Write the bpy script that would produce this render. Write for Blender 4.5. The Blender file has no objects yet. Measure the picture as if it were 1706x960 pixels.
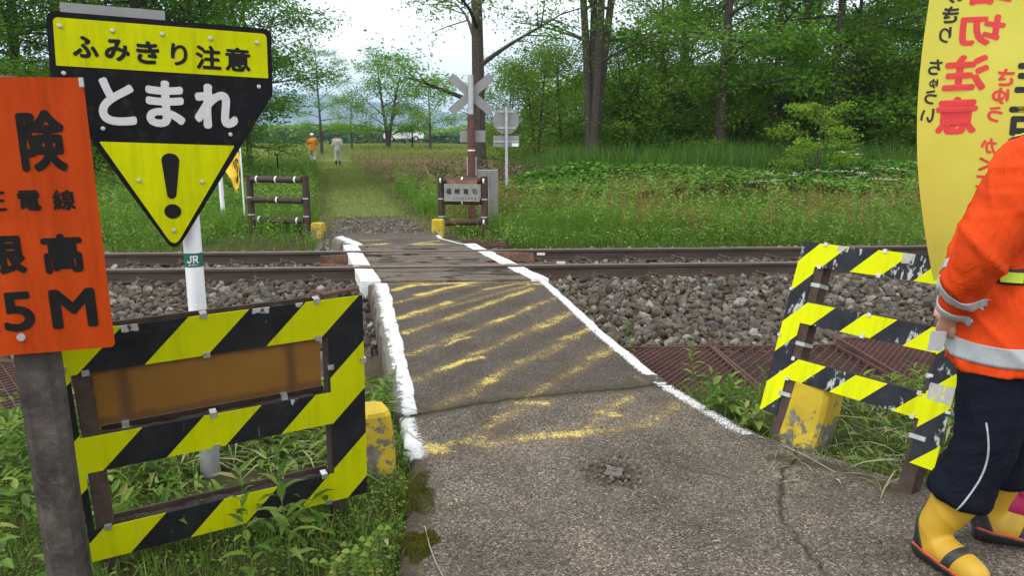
import bpy, math, random
import numpy as np
from mathutils import Matrix, Vector
random.seed(7); rng = np.random.default_rng(7)
R_ = math.radians
SC = bpy.context.scene
COL = SC.collection

# ------------------------------------------------------------------ camera, light, exposure
CAM_H, PITCH, FPX = 1.5, R_(11.0), 1265.0
cam_d = bpy.data.cameras.new('camera'); cam = bpy.data.objects.new('camera', cam_d); COL.objects.link(cam)
cam.location = (0, 0, CAM_H); cam.rotation_euler = (math.pi/2 - PITCH, 0, 0)
cam_d.sensor_width = 36; cam_d.lens = 36*FPX/1706; cam_d.clip_start = .05; cam_d.clip_end = 20000
SC.camera = cam
SUN_EL, SUN_AZ = R_(54), R_(-128)          # azimuth measured from +Y towards +X
W = bpy.data.worlds.new('World'); SC.world = W; W.use_nodes = True
wn = W.node_tree; wn.nodes.clear()
wo = wn.nodes.new('ShaderNodeOutputWorld'); wb = wn.nodes.new('ShaderNodeBackground')
sky = wn.nodes.new('ShaderNodeTexSky'); sky.sky_type = 'NISHITA'; sky.sun_disc = False
sky.sun_elevation = SUN_EL; sky.sun_rotation = SUN_AZ
wtc = wn.nodes.new('ShaderNodeTexCoord'); wmap = wn.nodes.new('ShaderNodeMapping'); wmap.inputs['Scale'].default_value = (1, 1, 3)
wno = wn.nodes.new('ShaderNodeTexNoise'); wno.inputs['Scale'].default_value = 2.6; wno.inputs['Detail'].default_value = 6
wrm = wn.nodes.new('ShaderNodeValToRGB'); wrm.color_ramp.elements[0].position = .34; wrm.color_ramp.elements[0].color = (.72, .72, .72, 1)
wrm.color_ramp.elements[1].position = .62; wrm.color_ramp.elements[1].color = (1, 1, 1, 1)
wmx = wn.nodes.new('ShaderNodeMixRGB'); wmx.inputs['Color2'].default_value = (15.0, 15.3, 15.7, 1)
wn.links.new(wtc.outputs['Generated'], wmap.inputs['Vector']); wn.links.new(wmap.outputs['Vector'], wno.inputs['Vector'])
wn.links.new(wno.outputs['Fac'], wrm.inputs['Fac']); wn.links.new(wrm.outputs['Color'], wmx.inputs['Fac'])
wn.links.new(sky.outputs['Color'], wmx.inputs['Color1']); wn.links.new(wmx.outputs['Color'], wb.inputs['Color'])
wb.inputs['Strength'].default_value = .1
wn.links.new(wb.outputs['Background'], wo.inputs['Surface'])
sun_d = bpy.data.lights.new('sun', 'SUN'); sun_d.energy = 1.5; sun_d.angle = R_(18); sun_d.color = (1, .96, .9)
sun = bpy.data.objects.new('sun', sun_d); COL.objects.link(sun)
sdir = Vector((math.cos(SUN_EL)*math.sin(SUN_AZ), math.cos(SUN_EL)*math.cos(SUN_AZ), math.sin(SUN_EL)))
sun.rotation_euler = sdir.to_track_quat('Z', 'Y').to_euler()
vs = SC.view_settings; vs.view_transform = 'Standard'; vs.look = 'None'; vs.exposure = 0.55; vs.gamma = 1; vs.use_curve_mapping = False
try:
    SC.cycles.max_bounces = 6; SC.cycles.transparent_max_bounces = 6; SC.cycles.use_denoising = True
except Exception: pass

# ------------------------------------------------------------------ survey helpers
def ray(px, py):
    x = (px-853)/FPX; y = -(py-480)/FPX; c, s = math.cos(PITCH), math.sin(PITCH)
    return np.array([x, c+y*s, -s+y*c])
def grd(px, py, z=0.0):
    r = ray(px, py); return (np.array([0, 0, CAM_H]) + r*((z-CAM_H)/r[2]))
def sstep(x): x = np.clip(x, 0, 1); return x*x*(3-2*x)
def zroad(Y): return .085*sstep((np.asarray(Y, float)-3.5)/4.0)
def rgrd(px, py):
    p = grd(px, py, 0)
    for _ in range(6): p = grd(px, py, float(zroad(p[1])))
    return p
TR_S = .065
def rail_y(X): return 8.47 + TR_S*X
def vnoise(x, y, seed=0.0):
    return (np.sin(x*1.7+seed)+np.sin(y*2.3+1.3*seed+1)+np.sin((x+y)*1.1+seed*.7)+np.sin((x-1.7*y)*.77+2+seed))/4
def gz(X, Y):
    X = np.asarray(X, float); Y = np.asarray(Y, float); t = Y - rail_y(X)
    z = np.interp(t, [-9, -5, -4.0, -3.7, -2.55, -2.35, -.7, 1.8, 2.7, 4.2, 9], [-.02, -.03, -.06, -.19, -.19, -.17, -.075, -.075, -.14, -.03, 0])
    z = z + .95*sstep((Y-34)/45) + .4*sstep((X+1-.02*Y)/3)*sstep((Y-14)/7)*(1-sstep((Y-60)/30))
    z = z + .45*sstep((-X-.35*Y)/4)*sstep((Y-13)/12)*(1-sstep((Y-50)/30))
    z = z + .025*vnoise(X*1.3, Y*1.3)*(np.abs(t-.5) > 4.5)
    z = z + 1.2*vnoise(X*.004, Y*.004)*sstep((Y-200)/400)-14*sstep((Y-110)/500)
    return z

# ------------------------------------------------------------------ object helpers
def link(o, parent=None):
    COL.objects.link(o)
    if parent is not None: o.parent = parent
    return o
def tag(o, label=None, cat=None, group=None, kind=None):
    if label: o['label'] = label
    if cat: o['category'] = cat
    if group: o['group'] = group
    if kind: o['kind'] = kind
    return o
def thing(name, label, cat, mw=None, loc=None, rz=0, group=None):
    o = bpy.data.objects.new(name, None); link(o); o.empty_display_size = .1
    if mw is not None: o.matrix_world = mw
    elif loc is not None: o.location = loc; o.rotation_euler = (0, 0, rz)
    return tag(o, label, cat, group)
def npmesh(name, V, faces_list, mat=None, attrs=None, smooth=False, colors=None):
    """faces_list: list of (n,k) int arrays"""
    me = bpy.data.meshes.new(name); V = np.asarray(V, np.float32)
    me.vertices.add(len(V)); me.vertices.foreach_set('co', V.ravel())
    fl = [np.asarray(f, np.int32) for f in faces_list if len(f)]
    tot = sum(f.size for f in fl); nf = sum(len(f) for f in fl)
    me.loops.add(tot); me.polygons.add(nf)
    me.loops.foreach_set('vertex_index', np.concatenate([f.ravel() for f in fl]))
    sizes = np.concatenate([np.full(len(f), f.shape[1], np.int32) for f in fl])
    st = np.zeros(nf, np.int32); st[1:] = np.cumsum(sizes)[:-1]
    me.polygons.foreach_set('loop_start', st); me.polygons.foreach_set('loop_total', sizes)
    me.polygons.foreach_set('use_smooth', np.full(nf, smooth, bool))
    for k, a in (attrs or {}).items():
        at = me.attributes.new(k, 'FLOAT', 'POINT'); at.data.foreach_set('value', np.asarray(a, np.float32))
    for k, a in (colors or {}).items():
        at = me.attributes.new(k, 'FLOAT_COLOR', 'POINT'); at.data.foreach_set('color', np.asarray(a, np.float32).ravel())
    me.update(calc_edges=True)
    if mat: me.materials.append(mat)
    return me
def npobj(name, V, F, mat, parent=None, **k):
    return link(bpy.data.objects.new(name, npmesh(name, V, F, mat, **k)), parent)

class B:
    def __init__(s): s.v = []; s.f = []
    def add(s, V, F):
        n = len(s.v); s.v += [tuple(map(float, p)) for p in V]; s.f += [tuple(i+n for i in f) for f in F]; return s
    def box(s, x0, x1, y0, y1, z0, z1, M=None, taper=1.0, bev=0):
        cx, cy = (x0+x1)/2, (y0+y1)/2
        if bev:
            def ring(z, ins):
                a, b, c, d = x0+ins, x1-ins, y0+ins, y1-ins; e = bev
                return [(a+e, c, z), (b-e, c, z), (b, c+e, z), (b, d-e, z), (b-e, d, z), (a+e, d, z), (a, d-e, z), (a, c+e, z)]
            V = ring(z0, bev*.7)+ring(z0+bev*.7, 0)+ring(z1-bev*.7, 0)+ring(z1, bev*.7)
            F = [tuple(range(7, -1, -1)), tuple(range(24, 32))]
            for k in range(3):
                for i in range(8):
                    j = (i+1) % 8; F.append((k*8+i, k*8+j, k*8+8+j, k*8+8+i))
        else:
            V = [(x0, y0, z0), (x1, y0, z0), (x1, y1, z0), (x0, y1, z0)]
            V += [(cx+(x-cx)*taper, cy+(y-cy)*taper, z1) for x, y, _ in V[:4]]
            F = [(3, 2, 1, 0), (4, 5, 6, 7), (0, 1, 5, 4), (1, 2, 6, 5), (2, 3, 7, 6), (3, 0, 4, 7)]
        if M is not None: V = [tuple(M @ Vector(p)) for p in V]
        return s.add(V, F)
    def tube(s, pts, rad, n=10, cap=True, sq=1.0):
        pts = [np.asarray(p, float) for p in pts]; rad = [rad]*len(pts) if np.isscalar(rad) else rad
        V = []; prev = None
        for i, p in enumerate(pts):
            d = pts[min(i+1, len(pts)-1)]-pts[max(i-1, 0)]; d = d/(np.linalg.norm(d)+1e-9)
            if prev is None:
                a = np.array([1, 0, 0]) if abs(d[0]) < .8 else np.array([0, 1, 0])
            else: a = prev
            a = a-d*(a@d); a /= np.linalg.norm(a)+1e-9; b = np.cross(d, a); prev = a
            for k in range(n):
                t = 2*math.pi*k/n; V.append(p+rad[i]*(a*math.cos(t)+b*math.sin(t)*sq))
        F = []
        for i in range(len(pts)-1):
            for k in range(n):
                j = (k+1) % n; F.append((i*n+k, i*n+j, i*n+n+j, i*n+n+k))
        if cap: F.append(tuple(range(n-1, -1, -1))); F.append(tuple(range((len(pts)-1)*n, len(pts)*n)))
        return s.add(V, F)
    def plate(s, poly, y0, y1):
        """polygon in local x,z; thickness y0..y1 (y0 towards viewer)"""
        n = len(poly); V = [(x, y0, z) for x, z in poly]+[(x, y1, z) for x, z in poly]
        a = sum(poly[i][0]*poly[(i+1) % n][1]-poly[(i+1) % n][0]*poly[i][1] for i in range(n))
        f = tuple(range(n)) if a > 0 else tuple(range(n-1, -1, -1))
        F = [f, tuple(i+n for i in reversed(f))]
        for q in range(n):
            i, j = f[q], f[(q+1) % n]; F.append((j, i, i+n, j+n))
        return s.add(V, F)
    def cells(s, xs, zs, mask, y0, y1):
        """mask[row from top][col] cells filled; no inner faces"""
        V = {}; L = []; zs = list(zs)[::-1]
        def vid(i, j, y):
            if (i, j, y) not in V: V[(i, j, y)] = len(L); L.append((xs[i], y, zs[j]))
            return V[(i, j, y)]
        F = []; nr, nc = len(mask), len(mask[0])
        g = lambda r, c: 0 <= r < nr and 0 <= c < nc and mask[r][c]
        for r in range(nr):
            for c in range(nc):
                if not mask[r][c]: continue
                a, b, t, o = c, c+1, r, r+1
                F.append((vid(a, o, y0), vid(b, o, y0), vid(b, t, y0), vid(a, t, y0)))
                F.append((vid(a, t, y1), vid(b, t, y1), vid(b, o, y1), vid(a, o, y1)))
                if not g(r-1, c): F.append((vid(a, t, y0), vid(b, t, y0), vid(b, t, y1), vid(a, t, y1)))
                if not g(r+1, c): F.append((vid(a, o, y1), vid(b, o, y1), vid(b, o, y0), vid(a, o, y0)))
                if not g(r, c-1): F.append((vid(a, o, y1), vid(a, o, y0), vid(a, t, y0), vid(a, t, y1)))
                if not g(r, c+1): F.append((vid(b, o, y0), vid(b, o, y1), vid(b, t, y1), vid(b, t, y0)))
        return s.add(L, F)
    def build(s, name, mat, parent=None, smooth=False):
        me = bpy.data.meshes.new(name); me.from_pydata(s.v, [], s.f); me.update()
        if smooth: me.polygons.foreach_set('use_smooth', np.ones(len(me.polygons), bool))
        me.materials.append(mat)
        return link(bpy.data.objects.new(name, me), parent)

def frame3(c, yaw, tilt=0, lean=0):
    M = Matrix.Rotation(yaw, 4, 'Z') @ Matrix.Rotation(tilt, 4, 'X') @ Matrix.Rotation(lean, 4, 'Y')
    return Matrix.Translation(c) @ M

_gc = {}
def glyph2d(ch, bold):
    if (ch, bold) in _gc: return _gc[(ch, bold)]
    cu = bpy.data.curves.new('g', 'FONT'); cu.body = ch; cu.offset = bold; cu.resolution_u = 5
    o = bpy.data.objects.new('g', cu); COL.objects.link(o)
    me = bpy.data.meshes.new_from_object(o.evaluated_get(bpy.context.evaluated_depsgraph_get()))
    V = np.array([v.co[:2] for v in me.vertices]); F = [tuple(p.vertices) for p in me.polygons]
    bpy.data.objects.remove(o); bpy.data.curves.remove(cu); bpy.data.meshes.remove(me)
    _gc[(ch, bold)] = (V, F); return V, F
def put_glyph(b, ch, box, y, bold=.03, mirror=False, fn=None):
    """fit glyph in box (x0,z0,x1,z1)"""
    V, F = glyph2d(ch, 0.0); lo, hi = V.min(0), V.max(0); U = (V-lo)/np.maximum(hi-lo, 1e-6)
    if mirror: U[:, 0] = 1-U[:, 0]; F = [tuple(reversed(f)) for f in F]
    x = box[0]+U[:, 0]*(box[2]-box[0]); z = box[1]+U[:, 1]*(box[3]-box[1])
    r = bold*min(abs(box[2]-box[0]), abs(box[3]-box[1])); x0, x1 = x.min(), x.max(); z0, z1 = z.min(), z.max()
    if r: x = x0+r+(x-x0)*(1-2*r/(x1-x0+1e-9)); z = z0+r+(z-z0)*(1-2*r/(z1-z0+1e-9))
    for q in range(9 if r else 1):                       # overlapping pulls of the same stroke, each a hair prouder, make the face bold
        a = q*math.pi/4; dx, dz = (0, 0) if q == 0 else (r*math.cos(a), r*math.sin(a)); yq = y-q*.00006*(1 if fn is None else 0)
        P = [(i+dx, yq, c+dz) for i, c in zip(x, z)] if fn is None else [fn(i+dx, c+dz, q) for i, c in zip(x, z)]
        b.add(P, F)

# ------------------------------------------------------------------ materials
class N:
    def __init__(s, name):
        s.m = bpy.data.materials.new(name); s.m.use_nodes = True; s.t = s.m.node_tree
        s.p = s.t.nodes['Principled BSDF']; s.out = s.t.nodes['Material Output']; s.tc = s.new('ShaderNodeTexCoord')
    def new(s, t): return s.t.nodes.new(t)
    def ln(s, a, b): s.t.links.new(a, b)
    def setv(s, sock, v):
        if hasattr(v, 'is_output') or hasattr(v, 'links'): s.ln(v, sock)
        else:
            if isinstance(v, tuple) and len(v) == 3: v = (*v, 1)
            sock.default_value = v
    def co(s, scale=None, src='Object'):
        o = s.tc.outputs[src]
        if scale is None: return o
        m = s.new('ShaderNodeMapping'); m.inputs['Scale'].default_value = scale if isinstance(scale, tuple) else (scale,)*3
        s.ln(o, m.inputs['Vector']); return m.outputs['Vector']
    def noise(s, scale, det=4, rough=.55, stretch=None, dist=0):
        n = s.new('ShaderNodeTexNoise'); n.inputs['Scale'].default_value = scale; n.inputs['Detail'].default_value = det
        n.inputs['Roughness'].default_value = rough; n.inputs['Distortion'].default_value = dist
        s.ln(s.co(stretch), n.inputs['Vector']); return n.outputs['Fac']
    def voro(s, scale, out='Color', feat='F1', stretch=None):
        n = s.new('ShaderNodeTexVoronoi'); n.feature = feat; n.inputs['Scale'].default_value = scale
        s.ln(s.co(stretch), n.inputs['Vector']); return n.outputs[out]
    def ramp(s, fac, stops, interp='LINEAR'):
        r = s.new('ShaderNodeValToRGB'); r.color_ramp.interpolation = interp; e = r.color_ramp.elements
        while len(e) < len(stops): e.new(.5)
        for q, (p, c) in zip(e, stops):
            q.position = p; q.color = (*c, 1) if isinstance(c, tuple) else (c, c, c, 1)
        s.ln(fac, r.inputs['Fac']); return r.outputs['Color']
    def mix(s, fac, a, b, mode='MIX'):
        n = s.new('ShaderNodeMixRGB'); n.blend_type = mode
        s.setv(n.inputs['Fac'], fac); s.setv(n.inputs['Color1'], a); s.setv(n.inputs['Color2'], b); return n.outputs['Color']
    def math(s, op, a, b=0.0, clamp=False):
        n = s.new('ShaderNodeMath'); n.operation = op; n.use_clamp = clamp
        s.setv(n.inputs[0], a); s.setv(n.inputs[1], b); return n.outputs[0]
    def attr(s, name, out='Fac'):
        n = s.new('ShaderNodeAttribute'); n.attribute_name = name; return n.outputs[out]
    def sep(s):
        n = s.new('ShaderNodeSeparateXYZ'); s.ln(s.tc.outputs['Object'], n.inputs[0]); return n.outputs
    def bump(s, h, strength=.3, dist=.01):
        n = s.new('ShaderNodeBump'); n.inputs['Strength'].default_value = strength; n.inputs['Distance'].default_value = dist
        s.ln(h, n.inputs['Height']); s.ln(n.outputs['Normal'], s.p.inputs['Normal'])
    def fin(s, col, rough=.7, metal=0.0, spec=None):
        s.setv(s.p.inputs['Base Color'], col); s.setv(s.p.inputs['Roughness'], rough); s.setv(s.p.inputs['Metallic'], metal)
        if spec is not None: s.p.inputs['Specular IOR Level'].default_value = spec
        return s.m

def simple(name, c, rough=.6, var=.25, scale=12, bump=.1, metal=0.0, dirt=None, dist=.004, spec=None, streak=0.0):
    n = N(name); f = n.noise(scale, 5)
    lo = tuple(x*(1-var) for x in c); hi = tuple(min(1, x*(1+var)) for x in c)
    col = n.ramp(f, [(.3, lo), (.7, hi)])
    if dirt:
        g = n.noise(scale*2.7, 7, .7); col = n.mix(n.ramp(g, [(.52, 0.0), (.7, dirt[1])]), col, dirt[0])
    if streak:                                        # rain streaks and blotchy fading
        s1 = n.ramp(n.noise(16, 7, .75, (1, 1, .07)), [(.46, 1.0), (.68, 1-streak)]); s2 = n.ramp(n.noise(3.2, 6, .7), [(.35, 1-.5*streak), (.65, 1.0)])
        col = n.mix(1.0, n.mix(1.0, col, s1, 'MULTIPLY'), s2, 'MULTIPLY'); g2 = n.noise(55, 5, .8); col = n.mix(n.ramp(g2, [(.66, 0.0), (.72, .5)]), col, tuple(.35*x+.03 for x in c))
    if bump: n.bump(n.noise(scale*6, 6), bump, dist)
    return n.fin(col, rough, metal, spec)

def leafmat(name, stops, trans=.35, rough=.5):
    n = N(name); col = n.ramp(n.attr('rnd'), stops)
    n.fin(col, rough, 0, .12)
    tr = n.new('ShaderNodeBsdfTranslucent'); n.ln(n.mix(1.0, col, (1.0, 1.15, .55), 'MULTIPLY'), tr.inputs['Color'])
    ms = n.new('ShaderNodeMixShader'); ms.inputs['Fac'].default_value = trans
    n.ln(n.p.outputs[0], ms.inputs[1]); n.ln(tr.outputs[0], ms.inputs[2]); n.ln(ms.outputs[0], n.out.inputs['Surface'])
    return n.m

def rustmat(name, a=(.045, .022, .014), b=(.13, .055, .03), scale=25, rough=.85):
    n = N(name); f = n.noise(scale, 8, .65); g = n.noise(4, 3)
    col = n.ramp(f, [(.3, a), (.52, tuple(.5*(x+y) for x, y in zip(a, b))), (.72, b)])
    col = n.mix(n.ramp(g, [(.45, 0.0), (.7, .5)]), col, tuple(x*.6 for x in a)); n.bump(f, .4, .004)
    return n.fin(col, rough)

def stripemat(name, half, phase, yellow, black, white_amt, boxes=()):
    """45 degree hazard film: dark where frac((x-z-phase)/(2*half)) < .5"""
    n = N(name); x, _, z = n.sep()
    u = n.math('SUBTRACT', x, z); u = n.math('SUBTRACT', u, phase); u = n.math('DIVIDE', u, 2*half); u = n.math('FRACT', n.math('ADD', u, 20.0))
    k = n.math('LESS_THAN', u, .5)
    yv = n.noise(5, 4); ycol = n.ramp(yv, [(.3, tuple(c*.9 for c in yellow)), (.7, yellow)])
    st1 = n.ramp(n.noise(18, 6, .75, (1, 1, .08)), [(.48, 1.0), (.7, .80)]); ycol = n.mix(1.0, ycol, st1, 'MULTIPLY'); sm = n.noise(40, 6, .7); ycol = n.mix(n.ramp(sm, [(.66, 0.0), (.8, .35)]), ycol, (.35, .33, .02))
    bcol = n.ramp(n.noise(9, 6, .65), [(.35, black), (.75, tuple(c*1.9+.004 for c in black))])
    pk = n.math('MULTIPLY', n.noise(7, 3), n.noise(38, 7, .7, (1, 1, .45)))
    bcol = n.mix(n.ramp(pk, [(.392-white_amt, 0.0), (.42-white_amt, 1.0)]), bcol, (.36, .36, .35))
    col = n.mix(k, ycol, bcol)
    for (x0, x1, z0, z1) in boxes:
        wob = n.math('MULTIPLY', n.math('SUBTRACT', n.noise(30, 5), .5), .03)
        m = n.math('MULTIPLY', n.math('GREATER_THAN', n.math('ADD', x, wob), x0), n.math('LESS_THAN', n.math('ADD', x, wob), x1))
        m = n.math('MULTIPLY', m, n.math('MULTIPLY', n.math('GREATER_THAN', n.math('ADD', z, wob), z0), n.math('LESS_THAN', z, z1)))
        m = n.math('MULTIPLY', m, n.ramp(n.noise(45, 6, .75, (1, 1, .4)), [(.40, 0.0), (.46, 1.0)])); col = n.mix(m, col, (.34, .335, .325))
    scr = n.noise(60, 3, .5, (1, 1, .12)); col = n.mix(n.ramp(scr, [(.7, 0.0), (.76, .25)]), col, (.3, .3, .28))
    n.bump(n.noise(4, 2), .05, .01)
    return n.fin(col, .5, 0, .06)

# base palette
M_black = simple('black film', (.006, .006, .007), .5, .3, 6, .03, spec=.08, dirt=((.03, .03, .028), .5))
M_yelfilm = simple('fluorescent yellow film', (.46, .485, .001), .6, .07, 5, .02, dirt=((.34, .33, .03), .22), spec=.04, streak=.22)
M_ink = simple('black lettering', (.010, .010, .010), .6, .2, 30, 0, spec=.1)
M_white = simple('white reflective lettering', (.46, .445, .455), .5, .06, 60, .04, spec=.15)
M_orange = simple('orange painted plate', (.42, .048, .006), .55, .10, 4, .03, dirt=((.24, .05, .015), .15), spec=.06, streak=.28)
M_galv = simple('galvanised steel', (.36, .37, .38), .5, .15, 20, .06, .3)
M_steel = simple('bare steel clip', (.5, .5, .5), .35, .25, 60, .1, .75)
M_grey = simple('grey painted back', (.19, .192, .185), .55, .12, 8, .04)
M_whitepole = simple('white coated pipe', (.68, .69, .71), .4, .05, 8, .02, dirt=((.4, .38, .35), .15))
M_conc = simple('mossy dark concrete', (.062, .052, .046), .95, .5, 9, .6, dirt=((.15, .135, .12), .5), dist=.008, spec=.1)
M_rust = rustmat('rusty brown steel')
M_rustdark = rustmat('dark rusty frame', (.022, .014, .011), (.075, .04, .026))
M_rustred = rustmat('red brown grating', (.040, .015, .011), (.11, .045, .033), 30)
M_soil = simple('trapped dirt', (.035, .026, .02), .95, .5, 60, .8, dist=.01)

# ------------------------------------------------------------------ ground sheet
def track_t(X, Y): return Y-rail_y(X)
PATH_Y = [8, 11.5, 15.1, 29.6, 45.6, 75, 100]; PATH_X = [-1.3, -1.85, -2.85, -6.3, -10.6, -17, -22]
def path_x(Y): return np.interp(Y, PATH_Y, PATH_X)
def road_left(Y): return np.interp(Y, [-3, 2.4, 3.0, 3.45, 3.95, 7.6, 9.9, 11.2, 11.8], [-.40, -.40, -.44, -.50, -.61, -1.44, -2.17, -2.62, -2.85])
def road_right(Y): return np.interp(Y, [-3, 2.55, 2.8, 3.1, 3.62, 3.8, 4.55, 5.6, 7.75, 10.2, 11.1, 11.8], [4.2, 3.6, 2.5, 1.76, 1.31, 1.22, .96, .72, .335, -.46, -1.0, -1.15])
def axis(lo, hi, fine0, fine1, step, grow=1.18):
    a = list(np.arange(fine0, fine1+1e-6, step)); s = step
    while a[-1] < hi: s *= grow; a.append(a[-1]+s)
    s = step
    while a[0] > lo: s *= grow; a.insert(0, a[0]-s)
    return np.array(a)
gx = axis(-6500, 6500, -14, 16, .14); gy = axis(-60, 7500, -1, 27, .14)
GX, GY = np.meshgrid(gx, gy); GZ = gz(GX, GY)
inroad = (GX > road_left(GY)-.04) & (GX < road_right(GY)+.04) & (GY < 11.4)
GZ = np.where(inroad, np.minimum(GZ, -.1), GZ)
nx, ny = len(gx), len(gy)
idx = np.arange(nx*ny).reshape(ny, nx)
gf = np.stack([idx[:-1, :-1], idx[:-1, 1:], idx[1:, 1:], idx[1:, :-1]], -1).reshape(-1, 4)
def lerp3(c, a, w): return c*(1-w[..., None])+np.array(a)*w[..., None]
gc = np.zeros((ny, nx, 3))+np.array([.05, .05, .02])
T = track_t(GX, GY)
gc = lerp3(gc, (.075, .058, .042), ((T > -3.9) & (T < 2.7)).astype(float))               # soil under the ballast
pd = np.abs(GX-path_x(GY)); pw = np.interp(GY, [11, 16, 45, 90], [1.05, .95, 1.1, 1.5])
gc = lerp3(gc, (.125, .15, .045), sstep((pw-pd)/.4)*(GY > 14.6))
gc = lerp3(gc, (.17, .15, .135), sstep((pw-pd+.2)/.3)*sstep((15.3-GY)/.8)*(GY > 10.4))            # gravel patch beyond the crossing
fieldw = sstep((GX-path_x(GY)-.5)/1.5)*sstep((GY-22)/4)*sstep((5-GX)/6)*(GY < 58)
gc = lerp3(gc, (.20, .15, .075), fieldw*.85*np.clip(.6+.6*vnoise(GX*.6, GY*.35), 0, 1))
gc = lerp3(gc, (.135, .17, .035), sstep((GY-52)/8)*(np.abs(GX+9) < 30))
gc = lerp3(gc, (.055, .085, .03), sstep((GY-130)/80))
n = N('earth and turf'); c = n.attr('col', 'Color')
c = n.mix(1.0, c, n.ramp(n.noise(6, 8, .7), [(.25, .55), (.75, 1.45)]), 'MULTIPLY')
c = n.mix(n.ramp(n.noise(.35, 5), [(.45, 0.0), (.7, .35)]), c, (.06, .085, .022))
n.bump(n.noise(35, 8, .7), .7, .03); M_ground = n.fin(c, .97, 0, .05)
ground = npobj('ground', np.stack([GX, GY, GZ], -1).reshape(-1, 3), [gf], M_ground, smooth=True,
               colors={'col': np.concatenate([gc, np.ones((ny, nx, 1))], -1).reshape(-1, 4)})
tag(ground, kind='structure')

# ------------------------------------------------------------------ road
def pdist(X, Y, pts):
    pts = np.asarray(pts)[:, :2]; D = np.full(X.shape, 1e9)
    for a, b in zip(pts[:-1], pts[1:]):
        d = b-a; L = d@d+1e-12; t = np.clip(((X-a[0])*d[0]+(Y-a[1])*d[1])/L, 0, 1)
        D = np.minimum(D, np.hypot(X-a[0]-t*d[0], Y-a[1]-t*d[1]))
    return D
z7 = lambda L: [rgrd(560+x/2.4, 380+y/2.4) for x, y in L]
z3 = lambda L: [rgrd(360+x/2.843, 180+y/2.843) for x, y in L]
zp = lambda L: [rgrd(x, y) for x, y in L]
STROKES = [(z7([(255, 362), (540, 290), (830, 216)]), .045, 0.63), (z7([(275, 420), (540, 332), (790, 242)]), .045, 0.67), (z7([(295, 508), (600, 390), (880, 280)]), .05, 0.63), (z7([(320, 612), (640, 468), (960, 325)]), .05, 0.63), (z7([(400, 720), (720, 550), (1030, 398)]), .05, 0.59), (z7([(760, 680), (1110, 478)]), .05, 0.57), (z7([(230, 300), (400, 262), (560, 228)]), .04, 0.59),
 (z7([(225, 221), (500, 218), (790, 214)]), .035, .85), (z7([(235, 248), (300, 230), (420, 222), (560, 218)]), .05, .95),
 (z7([(330, 268), (400, 250), (470, 235), (520, 226)]), .05, .95), (z7([(255, 360), (330, 335), (450, 297)]), .055, .85), (z7([(450, 297), (530, 272), (600, 246)]), .035, .5),
 (z7([(600, 246), (720, 222), (830, 226)]), .04, .85), (z7([(280, 415), (380, 385), (540, 330)]), .045, .66), (z7([(540, 330), (640, 290), (780, 245)]), .05, .85),
 (z7([(300, 500), (400, 470), (470, 450), (530, 436)]), .045, .55), (z7([(440, 470), (480, 452), (530, 437)]), .02, .9), (z7([(600, 385), (640, 370), (710, 350)]), .035, .82), (z7([(710, 350), (790, 310), (870, 287)]), .04, .68),
 (z7([(325, 605), (360, 592), (420, 575)]), .05, .5), (z7([(455, 556), (510, 530), (580, 518)]), .035, .95), (z7([(580, 505), (640, 465), (700, 440), (800, 405)]), .035, .55), (z7([(790, 410), (860, 380), (945, 335)]), .05, .7),
 (z7([(540, 665), (570, 640), (620, 605)]), .05, .72), (z7([(620, 605), (700, 550), (800, 515)]), .05, .58), (z7([(780, 515), (830, 520), (900, 470)]), .04, .62), (z7([(900, 445), (960, 425), (1020, 402)]), .045, .75),
 (z7([(960, 560), (1050, 500), (1105, 480)]), .06, .57), (z7([(1200, 595), (1230, 615)]), .02, .6),
 (z7([(735, 702), (830, 702)]), .05, .8), (z7([(760, 720), (660, 760), (600, 800), (580, 850)]), .055, .6), (z7([(1180, 680), (1120, 700), (1080, 735)]), .05, .62), (z7([(1060, 735), (1110, 745)]), .05, .8), (z7([(1060, 750), (1010, 800)]), .04, .55),
 (z7([(1390, 690), (1310, 735), (1230, 790)]), .06, .6), (z7([(375, 878), (420, 890)]), .05, .95), (z7([(420, 875), (480, 855), (520, 860)]), .03, .75), (z7([(540, 850), (600, 868), (720, 845)]), .06, .62),
 (z7([(740, 840), (860, 830), (960, 822)]), .055, .85), (z7([(960, 820), (1100, 806), (1240, 785)]), .055, .66),
 (z3([(690, 627), (770, 625)]), .06, .7), (z3([(720, 649), (805, 643)]), .09, .9), (z3([(910, 650), (1010, 645), (1110, 650)]), .08, .95), (z3([(940, 642), (1050, 630)]), .05, .8)]
CRACK = zp([(655, 700), (690, 692), (740, 683), (800, 672), (880, 662), (960, 653), (1040, 648), (1110, 640), (1135, 636)])
CRACK2 = zp([(1330, 745), (1318, 775), (1302, 800), (1298, 840), (1310, 875), (1345, 915), (1375, 955), (1400, 1000)])
def jag(P, k, amp):
    P = np.array(P)[:, :2]; out = [P[0]]
    for a, b in zip(P[:-1], P[1:]):
        for q in range(1, k+1): out.append(a+(b-a)*q/k+rng.normal(0, amp, 2)*(q < k))
    return np.array(out)
CRACK_L = jag(CRACK, 7, .007); CRACK2 = jag(CRACK2, 6, .010)
PLATE = rgrd(1023, 787)
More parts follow.
